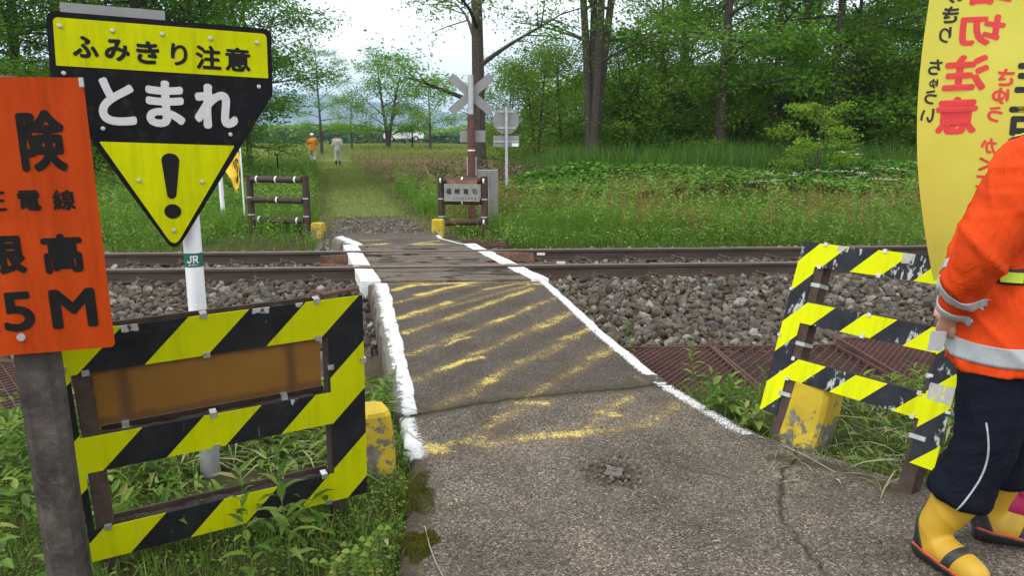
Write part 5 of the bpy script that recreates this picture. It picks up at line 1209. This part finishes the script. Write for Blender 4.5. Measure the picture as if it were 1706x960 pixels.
# moss cushions on the road edge
def moss(px, py, rx, ry, label):
    c = rgrd(px, py); k = 5200; a = rng.random(k)*6.283; r = rng.random(k)**.62*1.12; wob = 1+.25*np.sin(3*a+px)+.15*np.sin(7*a); x = c[0]+rx*r*wob*np.cos(a); y = c[1]+ry*r*wob*np.sin(a)
    hgt = .013*np.sqrt(np.clip(1-r*r, 0, 1))*(.5+.8*clump(x, y, 40)); P = np.stack([x, y, zroad(y)-.002+hgt*rng.uniform(.5, 1, k)], -1); v = Veg(); v.blades(P, rng.uniform(.004, .010, k), rng.uniform(.0010, .0020, k), .6, rnd=np.clip(rng.random(k)*.6+.5*clump(x, y, 35, 3), 0, 1))
    o = v.build('moss_cushion', L_moss); tag(o, label, 'moss', 'moss cushions on the road edge')
moss(688, 825, .085, .19, 'larger olive moss cushion on the road edge beside the yellow block'); moss(697, 908, .062, .10, 'smaller olive moss cushion on the road edge nearest the camera')

# ---- single weeds
def weed(name, label, base, H, nl, L, Wd, mat, spread=.5, lean=(0, 0), group='single weeds by the road', stems=1, whorl=False, droop=.2):
    o = thing(name, label, 'weed', loc=tuple(base), group=group); v = Veg(); b = B()
    for s in range(stems):
        a0 = random.random()*6.28; ll = np.array([lean[0]+(stems > 1)*.35*math.cos(a0), lean[1]+(stems > 1)*.35*math.sin(a0)]); h = H*random.uniform(.75, 1.05) if stems > 1 else H
        pts = [np.array([ll[0]*h*q**1.4+.01*math.sin(q*6+s), ll[1]*h*q**1.4+.008*math.cos(q*5), h*q]) for q in np.linspace(0, 1, 8)]
        b.tube(pts, [.0055*(1-.75*q)*max(.5, H) for q in np.linspace(0, 1, 8)], 6)
        for i in range(nl):
            q = .12+.88*(i+.5)/nl; p = np.array([np.interp(q, np.linspace(0, 1, 8), [w[c] for w in pts]) for c in range(3)]); a = a0+i*2.4 if not whorl else a0+i*1.57
            up = spread+(1-spread)*q**2*1.6; d = np.array([math.cos(a), math.sin(a), up*.9-droop]); k = (1-.55*abs(q-.45))*random.uniform(.8, 1.15)*(1-.45*q**3)
            v.lance(p[None], d[None], rnorm(1, 1.0)*.3+np.array([[0, 0, 1.]])-d[None]*.1, [L*k], [Wd*k])
    b.build('stem', M_stem, o); v.build('leaves', mat, o); return o
def gp(px, py, z=-.02): p = grd(px, py, z); return (p[0], p[1], float(gz(p[0], p[1])))
weed('tall_weed', 'tall leafy weed in front of the brown board gate, right of centre', gp(480, 960), .50, 22, .13, .032, L_near, .25)
weed('tall_weed', 'thinner leafy weed in front of the brown board gate, left of the tallest one', gp(418, 985), .40, 14, .10, .034, L_near, .3)
weed('low_weed', 'leafy weed at the foot of the concrete sign post', gp(100, 1010), .22, 10, .10, .045, L_near, .25)
weed('low_weed', 'leafy weed in the bottom corner left of the concrete sign post', gp(0, 985), .25, 12, .11, .05, L_near, .25)
weed('leafy_weed', 'upright narrow weed growing against the white kerb', gp(628, 705), .42, 34, .085, .02, L_near, .3, stems=2)
weed('leafy_weed', 'leafy weed between the yellow block and the white kerb', gp(655, 775), .16, 12, .085, .04, L_near, .3, stems=2)
weed('leafy_weed', 'greyish upright weed at the ballast foot right of the road', gp(1046, 590, -.15), .30, 18, .085, .022, L_near, .3)
weed('leafy_weed', 'lone upright weed growing through the rust red grating', gp(1150, 685, -.1), .42, 22, .10, .024, L_near, .3)
weed('broad_weed', 'bright broad leaved weed between the grating and the leaning gate', gp(1205, 690), .24, 11, .15, .062, leafmat('bright broad leaves', [(0, (.06, .13, .015)), (.6, (.11, .2, .03)), (1, (.2, .27, .06))]), .15, stems=3)
weed('broad_weed', 'pale yellowish weed at the foot of the leaning gate', gp(1255, 712), .16, 9, .12, .05, leafmat('pale broad leaves', [(0, (.12, .18, .03)), (.6, (.19, .24, .05)), (1, (.28, .29, .10))]), .1, stems=2)
weed('low_weed', 'green weed growing out of the grating behind the right gate', gp(1530, 640, -.1), .20, 12, .13, .03, L_near, .35, stems=2)
for (px, py, H, lb) in ((470, 770, .24, 'dark leafy weed behind the lower opening of the brown board gate'), (255, 815, .26, 'dense weed seen low through the brown board gate by the concrete post'), (30, 800, .3, 'weed beside the concrete sign post under the orange plate')):
    weed('leafy_weed', lb, gp(px, py), H, 16, .12, .034, L_near, .3, stems=3)
# creeping stem with round paired leaves on the verge
def creeper(px, py, H, lb):
    o = thing('creeping_weed', lb, 'weed', loc=gp(px, py), group='single weeds by the road'); v = Veg(); b = B()
    for s in range(4):
        a = -.3+.5*s+random.random()*.3; pts = [np.array([.25*H*q*math.cos(a*2)+.02*math.sin(q*7+s), -.15*H*q+.02*s, H*(1-.12*s)*q]) for q in np.linspace(0, 1, 10)]; b.tube(pts, .0016, 5)
        for q in np.linspace(.1, 1, 12):
            p = np.array([np.interp(q, np.linspace(0, 1, 10), [w[c] for w in pts]) for c in range(3)])
            for sg in (-1, 1): d = np.array([sg*.9, -.3, .25]); v.lance(p[None], d[None], np.array([[0, -.5, 1.]]), [.03*random.uniform(.7, 1.1)], [.024*random.uniform(.8, 1.1)])
    b.build('stem', M_rust, o); v.build('leaves', L_near, o)
creeper(610, 985, .26, 'creeping weed with small round paired leaves at the road edge'); creeper(560, 1000, .2, 'small creeping weed in front of the striped gate leg')

# ---- bank beyond the rails
def bankmask(x, y):
    t = y-rail_y(x); gate = (y > 10.9) & (y < 12.75) & (((x > -4.7) & (x < -3.05)) | ((x > -1.5) & (x < -.15)))
    return (~gate | (rng.random(len(x)) < .16)) & (t > 2.75+.25*vnoise(x*1.5, y)) & (np.abs(x-path_x(y)) > 1.15+.2*vnoise(x*2, y*1.3)) & ((y > 11.8) | offroad(x, np.minimum(y, 11.79), .05))
def wid(P): return .0016+.00022*P[:, 1]
v = Veg()
P = scatter(145000, -13, 22, 11, 16.8, lambda x, y: bankmask(x, y) & (np.abs(x) < .95*y+5)); h = (.16+.34*clump(P[:, 0], P[:, 1], .9))*rng.uniform(.5, 1.2, len(P))*np.clip((P[:, 1]-rail_y(P[:, 0])-2.2)/1.6, .35, 1.1); v.blades(P, h, wid(P), .4, rnd=np.clip(rng.random(len(P))*.62+.62*(clump(P[:, 0], P[:, 1], .9, 4)-.25), 0, 1))
P = scatter(85000, -18, 26, 16.5, 27, lambda x, y: bankmask(x, y) & ~((x > path_x(y)) & (y > 22.5) & (x < 3)) & (np.abs(x) < .9*y+2)); h = (.2+.35*clump(P[:, 0], P[:, 1], .6, 2))*rng.uniform(.5, 1.2, len(P)); v.blades(P, h, wid(P), .4)
P = scatter(30000, -24, -3, 26, 46, lambda x, y: bankmask(x, y) & (x < path_x(y))); v.blades(P, rng.uniform(.2, .6, len(P)), wid(P)*1.3, .4)
v.build('tall_grass', L_bank, kind='stuff')
v = Veg()                                                        # herbs among the grass
P = scatter(90000, -11, 17, 11.2, 18, lambda x, y: bankmask(x, y) & (clump(x, y, 1.3, 7) > .35) & (np.abs(x) < .75*y+1)); P[:, 2] += rng.uniform(.02, .42, len(P))*clump(P[:, 0], P[:, 1], 1.1, 2); k = len(P); v.leaves(P, rdir(k, -.2, .8), rnorm(k, .8), rng.uniform(.03, .075, k), rng.uniform(.014, .036, k))
P = scatter(70000, -15, -2, 15, 40, lambda x, y: bankmask(x, y) & (x < path_x(y)-1) & (x > path_x(y)-6) & (y < 37) & (x < path_x(y)-1.3)); P[:, 2] += rng.uniform(.05, .85, len(P))*clump(P[:, 0], P[:, 1], .8, 6); k = len(P); v.leaves(P, rdir(k, -.2, .8), rnorm(k, .8), rng.uniform(.06, .13, k), rng.uniform(.03, .06, k))
P = scatter(60000, -15, -2, 13.5, 26, lambda x, y: bankmask(x, y) & (x < path_x(y)-1)); P[:, 2] += rng.uniform(.05, .65, len(P))*clump(P[:, 0], P[:, 1], .8, 2); k = len(P); v.leaves(P, rdir(k, -.2, .8), rnorm(k, .8), rng.uniform(.04, .10, k), rng.uniform(.018, .05, k))
P = scatter(60000, -11, 17, 11.2, 14.5, lambda x, y: bankmask(x, y) & (clump(x, y, 2.1, 21) > .40) & (np.abs(x) < .75*y+1)); P[:, 2] += rng.uniform(.02, .30, len(P)); k = len(P); v.leaves(P, rdir(k, -.2, .9), rnorm(k, .9), rng.uniform(.025, .06, k), rng.uniform(.014, .032, k))
v.build('herbs', L_bank, kind='stuff')
v = Veg()                                                        # taller leafy stalks standing in clumps over the grass
def stalks(n_, x0, x1, y0, y1, hmin, hmax, keep, thr=.5):
    C = scatter(n_, x0, x1, y0, y1, lambda x, y: bankmask(x, y) & keep(x, y) & (clump(x, y, 1.0, 31) > thr) & (np.abs(x) < .75*y+1))
    for q in range(22):
        h = hmin+(hmax-hmin)*((C[:, 0]*7.13+C[:, 1]*3.7) % 1); u = (q+rng.random(len(C)))/22; P = C.copy(); P[:, 2] += h*u; P[:, :2] += rng.normal(0, .02, (len(C), 2)); k = len(C)
        v.lance(P, rdir(k, .0, .9), rnorm(k, .9), rng.uniform(.07, .15, k)*(1.1-.5*u), rng.uniform(.016, .034, k), np.clip(rng.random(k)*.6+.4*u+.1*((C[:, 0]*5.1) % 1), 0, 1))
stalks(1500, -.6, 17, 11.4, 16.5, .35, .8, lambda x, y: x > path_x(y), .40); stalks(700, -3.5, -.3, 12.6, 24, .35, .75, lambda x, y: (x > path_x(y)+1.1) & ((y > 13.2) | (x > -.1)), .25); stalks(1300, -11, -3, 11.6, 24, .35, .8, lambda x, y: x < path_x(y)-1.25, .4)
v.build('leafy_stalks', L_bank, kind='stuff')
v = Veg()                                                        # dark broad leaved cover below the wood
P = scatter(60000, -1.5, 26, 16.2, 22.5, lambda x, y: (np.abs(x) < .95*y+4) & (x > path_x(y)+3+.3*(y-16)*0) & (x > -.4)); P[:, 2] += .22+.42*clump(P[:, 0], P[:, 1], .8, 1)*rng.uniform(.5, 1.1, len(P)); k = len(P); v.leaves(P, rdir(k, -.5, .3), rnorm(k, 1.1), rng.uniform(.08, .17, k), rng.uniform(.07, .13, k))
v.build('kudzu_cover', L_broad, kind='stuff')
v = Veg(); P = scatter(28000, -1, 27, 20.5, 25, lambda x, y: (x > .3) & (np.abs(x) < .95*y+4)); v.blades(P, rng.uniform(.6, 1.3, len(P))*(.6+.6*clump(P[:, 0], P[:, 1], .8)), wid(P)*1.6, .35); v.build('reed_grass', L_reed, kind='stuff')
v = Veg()                                                        # reddish sorrel stalks
P = scatter(5200, -2.5, 17, 11.9, 17.2, lambda x, y: bankmask(x, y) & (clump(x, y, 1.2, 9) > .52) & (x > path_x(y)) & (np.abs(x) < .75*y)); hh = rng.uniform(.4, .8, len(P)); v.blades(P, hh, wid(P)*.8, .12)
for q in np.linspace(.55, 1, 7): Q = P.copy(); Q[:, 2] += hh*q; Q[:, :2] += rng.normal(0, .018, (len(P), 2)); k = len(Q); v.leaves(Q, rdir(k, 0, 1.5), rnorm(k, .4), .035, .018)
v.build('sorrel', L_sorrel, kind='stuff')
v = Veg(); P = scatter(520, -11, 17, 11.6, 16, lambda x, y: bankmask(x, y) & (clump(x, y, .8, 12) > .6)); P[:, 2] += rng.uniform(.15, .4, len(P)); k = len(P); v.leaves(P, rdir(k, 0, .5), rnorm(k, 1), .035, .03); v.build('yellow_flowers', L_yelfl, kind='stuff')
v = Veg()
for cx in (6.4, 7.2, 7.9, 9.0, 8.3, 5.2):
    for _ in range(6):
        x, y = cx+random.gauss(0, .25), 16+random.gauss(0, .9); c = np.array([x, y, float(gz(x, y))+random.uniform(.55, 1.15)]); k = 20; Q = c+rng.normal(0, 1, (k, 3))*[.07, .07, .008]; v.leaves(Q, rdir(k, 0, .2), rnorm(k, 2), .035, .03)
v.build('white_flowers', L_white, kind='stuff')
v = Veg(); P = scatter(95000, -14, 0, 14.3, 48, lambda x, y: (np.abs(x-path_x(y)) < 1.35)); h = rng.uniform(.03, .10, len(P))*(.5+clump(P[:, 0], P[:, 1], 1.2))+.10*(np.abs(P[:, 0]-path_x(P[:, 1])) > 1.0)*rng.random(len(P)); v.blades(P, h, wid(P)*1.1, .7); P = scatter(3500, -5, -.5, 11.6, 15, lambda x, y: np.abs(np.abs(x-path_x(y))-1.0) < .3); v.blades(P, rng.uniform(.04, .16, len(P)), wid(P), .6); P = scatter(42000, -34, 6, 50, 92, lambda x, y: x > -99); v.blades(P, rng.uniform(.06, .35, len(P))*(.4+clump(P[:, 0], P[:, 1], .25)), wid(P)*1.3, .6); v.build('path_grass', L_path, kind='stuff')
v = Veg(); P = scatter(26000, -14, 4, 20, 58, lambda x, y: (x > path_x(y)+1.1)); v.blades(P, rng.uniform(.05, .26, len(P))*(.5+clump(P[:, 0], P[:, 1], .5)), wid(P)*1.2, .6); v.build('dry_field_grass', leafmat('dry field grass', [(0, (.10, .10, .03)), (.5, (.17, .14, .06)), (1, (.24, .19, .10))]), kind='stuff')

# ---- trees
def gen_tree(seed, H, r0, clear, crown, nb, nleaf, ls, stems=1, taper=0.0, upb=.55, flat=.45, div=.10, sub=5, csize=.42, lmin=.0):
    rg = np.random.default_rng(seed); tb = B(); C = []; Wt = []
    for s in range(stems):
        az = rg.random()*6.28+s*6.28/max(stems, 1); k = 9; dv = div*(stems > 1)+.02
        sp = [np.array([math.cos(az)*dv*H*q**1.2+.012*H*math.sin(q*5+seed+s)*q, math.sin(az)*dv*H*q**1.2+.012*H*math.cos(q*4+seed)*q, -.15+(H+.15)*q*(1-.08*(s % 2))]) for q in np.linspace(0, 1, k)]
        rr = [r0*(1.25 if q == 0 else 1)*(1-.9*q)**.8*(.75 if stems > 1 else 1)+.01 for q in np.linspace(0, 1, k)]; tb.tube(sp, rr, 8)
        at = lambda q: np.array([np.interp(q, np.linspace(0, 1, k), [p[c] for p in sp]) for c in range(3)])
        for i in range(nb):
            q = clear+(1-clear)*((i+rg.random()*.8)/nb); p = at(q); a = i*2.4+rg.random()*.9+az; f = (q-clear)/(1-clear+1e-6); ln = crown*(.45+.75*math.sin(math.pi*min(1, .18+.80*f))**1.0)*rg.uniform(.7, 1.15)*(1-taper*f)
            el = upb*(.5+.9*f)+rg.normal(0, .12); d = np.array([math.cos(a)*math.cos(el), math.sin(a)*math.cos(el), math.sin(el)])
            bp = [p+d*ln*u+np.array([0, 0, -.10*ln*u*u])+.03*ln*np.array([math.sin(u*5+i), math.cos(u*4+i), 0])*u for u in np.linspace(0, 1, 6)]; br = np.interp(q, np.linspace(0, 1, k), rr)*.45
            tb.tube(bp, [max(.008, br*(1-.85*u)) for u in np.linspace(0, 1, 6)], 5, cap=False)
            for j in range(sub):
                u = .35+.65*(j+rg.random())/sub; p2 = np.array([np.interp(u, np.linspace(0, 1, 6), [w[c] for w in bp]) for c in range(3)]); a2 = a+rg.choice([-1, 1])*rg.uniform(.4, 1.2); e2 = el*.5+rg.normal(.05, .25); l2 = ln*.42*rg.uniform(.6, 1.2)
                d2 = np.array([math.cos(a2)*math.cos(e2), math.sin(a2)*math.cos(e2), math.sin(e2)]); q2 = [p2, p2+d2*l2*.5, p2+d2*l2+np.array([0, 0, -.08*l2])]; tb.tube(q2, [max(.006, br*.3), max(.005, br*.2), .003], 4, cap=False)
                for w in (.45, .8, 1.05): C.append(p2+d2*l2*w); Wt.append(1.0)
            C.append(bp[-1]); Wt.append(1)
    C = np.array(C); ci = rg.integers(0, len(C), nleaf); off = np.clip(rg.normal(0, 1, (nleaf, 3)), -1.7, 1.7)*np.array([csize, csize, csize*flat]); P = C[ci]+off; P[:, 2] = np.maximum(P[:, 2], lmin)
    tint = rg.random(len(C))[ci]; rnd = np.clip(.6*rg.random(nleaf)+.4*tint, 0, 1); v = Veg(); a = rg.random(nleaf)*6.283
    D = unit(np.stack([np.cos(a), np.sin(a), rg.uniform(-.7, .3, nleaf)], -1)+.6*unit(off)); Nn = unit(rg.normal(0, .55, (nleaf, 3))+np.array([0, 0, .8]))
    v.leaves(P, D, Nn, ls*rg.uniform(.6, 1.35, nleaf), ls*.5*rg.uniform(.7, 1.3, nleaf), rnd); return tb, v
_tp = {}
def tree_parts(key, mat, bark=None, **kw):
    tb, v = gen_tree(**kw); t = tb.build('trunk', bark or M_bark, None, False); c = v.build('crown', mat); _tp[key] = (t, c); return key
def place_tree(name, label, key, x, y, rz=0, s=1.0, group=None, cat='tree', sz=1.0):
    o = thing(name, label, cat, loc=(x, y, float(gz(x, y))), rz=rz, group=group); o.scale = (s, s, s*sz)
    for src in _tp[key]:
        c = src if src.parent is None and not src.get('used') else src.copy()
        if c is src: src['used'] = 1
        else: COL.objects.link(c)
        c.parent = o
        if 'used' in c and c is not src: del c['used']
    return o
tree_parts('lead', L_tree[1], seed=21, H=9.5, r0=.17, clear=.20, crown=3.6, nb=30, nleaf=36000, ls=.13, sub=6, csize=.40, taper=.5)
tree_parts('dense', L_tree[0], seed=1, H=10, r0=.19, clear=.12, crown=3.4, nb=24, nleaf=20000, ls=.14, sub=6, csize=.40)
tree_parts('dense2', L_tree[1], seed=2, H=12, r0=.17, clear=.16, crown=3.2, nb=22, nleaf=16000, ls=.14, sub=6, csize=.42, upb=.35)
tree_parts('airy', L_tree[1], seed=3, H=13.5, r0=.21, clear=.18, crown=3.4, nb=17, nleaf=9500, ls=.115, sub=6, csize=.34, upb=.75, flat=.7)
tree_parts('stems', L_tree[1], seed=4, H=13.5, r0=.17, clear=.26, crown=2.6, nb=10, nleaf=11000, ls=.12, stems=4, div=.11, sub=5, csize=.36, upb=.8, flat=.7)
tree_parts('wood', L_tree[1], seed=5, H=10.5, r0=.15, clear=.20, crown=3.0, nb=18, nleaf=9500, ls=.16, sub=5, csize=.42, upb=.25, flat=.35)
tree_parts('wood2', L_tree[1], seed=6, H=9.0, r0=.12, clear=.14, crown=2.7, nb=18, nleaf=9500, ls=.15, sub=5, csize=.40, upb=.3, flat=.4)
tree_parts('light', L_tree[2], seed=7, H=5.6, r0=.09, clear=.12, crown=2.2, nb=16, nleaf=11000, ls=.13, sub=5, csize=.36, upb=.5, stems=2, div=.10)
tree_parts('light2', L_tree[2], seed=17, H=8.5, r0=.11, clear=.12, crown=2.6, nb=18, nleaf=11000, ls=.14, sub=5, csize=.38, upb=.4, flat=.4)
tree_parts('orchard', L_tree[1], seed=8, H=7.2, r0=.22, clear=.16, crown=2.9, nb=12, nleaf=9000, ls=.19, sub=5, csize=.5, upb=.75, stems=2, div=.16)
tree_parts('small', L_tree[2], seed=9, H=4.2, r0=.09, clear=.25, crown=1.8, nb=11, nleaf=3600, ls=.17, sub=4, csize=.42, upb=.6)
tree_parts('sapling', L_tree[3], seed=10, H=2.5, r0=.03, clear=.18, crown=1.05, nb=12, nleaf=3000, ls=.12, sub=4, csize=.17, upb=.45, flat=.3)
tree_parts('shrub', L_tree[1], seed=11, H=2.0, r0=.04, clear=.05, crown=1.25, nb=9, nleaf=7000, ls=.12, stems=4, div=.22, sub=4, csize=.30, upb=.6, lmin=.05)
tree_parts('shrub2', L_tree[0], seed=12, H=2.6, r0=.04, clear=.04, crown=1.4, nb=9, nleaf=8000, ls=.13, stems=4, div=.2, sub=4, csize=.34, upb=.6, lmin=.05)
# solo trees
place_tree('broadleaf_tree', 'dense dark tree left of the path whose crown overhangs the open sky', 'lead', -9.7, 25.2, .4, 1.02)
place_tree('broadleaf_tree', 'tree with a clear bare trunk standing behind the helmeted walker', 'dense2', -14.3, 58, 1.0, .62)
place_tree('tall_tree', 'tall airy tree with one thick trunk rising behind the crossed boards', 'airy', -1.05, 24.5, 2.6, 1.08)
place_tree('multi_stem_tree', 'tall tree of several dark stems from one base right of the round sign', 'stems', 2.55, 24.6, .6, 1.08)
place_tree('wood_tree', 'dark single trunk tree standing out in the middle of the right wood', 'wood', 6.6, 24.6, .3, 1.12)
place_tree('orchard_tree', 'spreading two stemmed tree alone in the mown field', 'orchard', -10.9, 68, .3, 1.02)
place_tree('young_tree', 'thin sparse young tree left of the spreading field tree', 'small', -13.9, 67, 0, .95)
place_tree('young_tree', 'leaning small tree in the field just left of the crossed boards', 'small', -7.0, 66, 2.2, 1.25)
place_tree('young_tree', 'slim little tree in the field in front of the parked car', 'small', -9.0, 70, 4.2, .85)
place_tree('sapling', 'bright green sapling standing before the dark wood', 'sapling', 7.65, 19.3, .5, .78)
i = 0
for (x, y, key, s) in ((-11.4, 23.8, 'lead', .95), (-12.2, 22.5, 'dense2', 1.0), (-15.5, 24.5, 'dense', 1.05), (-11.6, 29, 'wood', 1.1), (-11.4, 33.5, 'wood2', 1.0), (-18.5, 28, 'dense2', 1.1), (-22, 26, 'dense', 1.0), (-15, 33, 'dense', 1.1), (-20, 35, 'wood', 1.2), (-26, 33, 'dense2', 1.2), (-17.5, 19.5, 'wood2', 1.0), (-13.6, 18.2, 'wood2', .9)):
    place_tree('broadleaf_tree', 'dense dark green tree in the mass on the left behind the stop sign', key, x, y, random.random()*6.28, s, 'trees of the dense mass on the left')
for (x, y, key, s) in ((.9, 27, 'light', .72), (1.9, 29, 'light', .8), (-.2, 30.5, 'light', .72), (4.0, 26.2, 'light', .75), (5.3, 25.4, 'light', .8)):
    place_tree('understorey_tree', 'lighter green low tree around the several-stemmed tree', key, x, y, random.random()*6.28, s, 'lighter low trees at the edge of the wood')
spots = [(8.8, 26), (10.4, 24.8), (12.0, 26.5), (13.8, 25.2), (15.4, 27), (17.4, 25.8), (19.5, 27.5), (6.4, 31.5), (8.2, 30), (11.4, 31), (14.5, 32), (16.8, 31), (19, 33), (21.5, 31), (8.0, 36), (10, 37), (13.6, 36.5), (17.6, 38), (21.4, 39), (9.5, 43), (16.5, 43), (24, 44), (22, 28), (24.5, 31)]
for k_, (x, y) in enumerate(spots):
    place_tree('wood_tree', 'slender dark trunked tree of the wood behind the grassy bank on the right', ('wood2', 'wood', 'light2', 'wood2', 'airy')[k_ % 5], x+random.uniform(-.3, .3), y, random.random()*6.28, random.uniform(.9, 1.15), 'trees of the wood on the right')
for k_ in range(9):
    place_tree('understorey_tree', 'low light green tree at the front of the wood on the right', 'light', 7.2+k_*1.75+random.uniform(-.5, .5), 24.6+random.uniform(0, 1.6), random.random()*6.28, random.uniform(.55, .85), 'low light trees before the right wood')
for k_ in range(30):
    x = random.uniform(3.4, 22); y = random.uniform(25.2, 33)
    place_tree('shrub', 'leafy shrub under the trees of the wood on the right', ('shrub', 'shrub2')[k_ % 2], x, y, random.random()*6.28, random.uniform(.6, 1.15), 'shrubs under the right wood', 'shrub')
for k_ in range(14):
    x = random.uniform(-19, -7.6); y = random.uniform(20.5, 26)
    if x > path_x(y)-3.4: continue
    place_tree('shrub', 'leafy shrub at the foot of the dense trees on the left', ('shrub2', 'shrub')[k_ % 2], x, y, random.random()*6.28, random.uniform(.6, 1.0), 'shrubs under the left trees', 'shrub')
# dry brush heap by the crossed boards
v = Veg(); P = scatter(2600, -3.6, .9, 18.2, 22.5, lambda x, y: ((x+.9)/1.75)**2+((y-21)/1.7)**2 < 1); P[:, 2] += rng.uniform(0, .55, len(P)); k = len(P); v.lance(P, rdir(k, -.1, 1.1), rnorm(k, .5), rng.uniform(.35, 1.0, k), rng.uniform(.012, .028, k)); Q = P+rng.normal(0, .2, P.shape)+[0, 0, .25]; v.leaves(Q, rdir(k, -.5, .5), rnorm(k, .3), .10, .05)
br = v.build('brush_heap', L_dry); tag(br, 'heap of dry brown brush behind the crossed boards', 'brush heap')
# far-off woods read as one mass
v = Veg()
for (y0, x0, x1, hh, n_) in ((260, -170, 70, 9.5, 30000), (420, -300, 190, 20, 30000), (62, 1, 40, 7.0, 22000)):
    x = rng.uniform(x0, x1, n_); y = y0+rng.uniform(-12, 12, n_)*(1 if y0 > 100 else .5); top = hh*(.55+.45*clump(x, y, .09 if y0 > 100 else .3, 3)); P = np.stack([x, y, gz(x, y)+top*rng.random(n_)**.6], -1); sz = (2.2 if y0 > 100 else .5)*rng.uniform(.5, 1.2, n_); v.leaves(P, rdir(n_, -.4, .4), rnorm(n_, .8), sz, sz*.7)
v.build('far_woods', L_tree[2], kind='stuff')
# litter on the road: grit, twigs, a few dead leaves
x = rng.uniform(-.45, 2.2, 700); y = rng.uniform(2.2, 7.0, 700); k_ = (x > road_left(y)+.02) & (x < road_right(y)-.03) & ((np.minimum(x-road_left(y), road_right(y)-x) < .22) | (rng.random(700) < .12)); P_ = np.stack([x, y, zroad(y)+.001], -1)[k_]
tag(rocks('road_grit', P_, rng.uniform(.002, .0065, len(P_)), M_stone), kind='stuff')
v = Veg()
for (px, py, L) in ((755, 832, .05), (1330, 742, .06), (1260, 730, .05), (640, 900, .06), (1200, 905, .035), (720, 705, .03), (1390, 800, .05)):
    p = rgrd(px, py)+np.array([0, 0, .004]); a = random.random()*6.28; v.lance(p[None], np.array([[math.cos(a), math.sin(a), .12]]), np.array([[.1, 0, 1.]]), [L], [L*.35])
v.build('dead_leaves', L_straw, kind='stuff')
for i_, (pts_, lb) in enumerate((([(672, 716), (700, 738), (735, 752), (760, 757)], 'thin curved dry twig lying by the end of the white kerb'), ([(708, 880), (716, 915), (726, 940), (738, 965)], 'thin dry twig lying beside the smaller moss cushion'), ([(1300, 742), (1345, 765), (1392, 790)], 'dry stem lying on the road by the leaning gate block'))):
    b = B(); b.tube([rgrd(*q)+np.array([0, 0, .006+.004*(j % 2)]) for j, q in enumerate(pts_)], .0022, 5); tag(b.build('twig', simple('dry twig', (.30, .24, .17), .9, .2, 40, .1)), lb, 'twig', 'dry twigs on the road')

# ------------------------------------------------------------------ the air
hz = bpy.data.materials.new('haze air'); hz.use_nodes = True; hn = hz.node_tree; hn.nodes.clear(); ho = hn.nodes.new('ShaderNodeOutputMaterial'); hv = hn.nodes.new('ShaderNodeVolumePrincipled')
hv.inputs['Color'].default_value = (.55, .76, 1.0, 1); hv.inputs['Density'].default_value = 2.6e-4; hv.inputs['Anisotropy'].default_value = .2; hn.links.new(hv.outputs[0], ho.inputs['Volume'])
b = B(); b.box(-7000, 7000, -100, 8000, -60, 420); tag(b.build('haze', hz), kind='stuff')
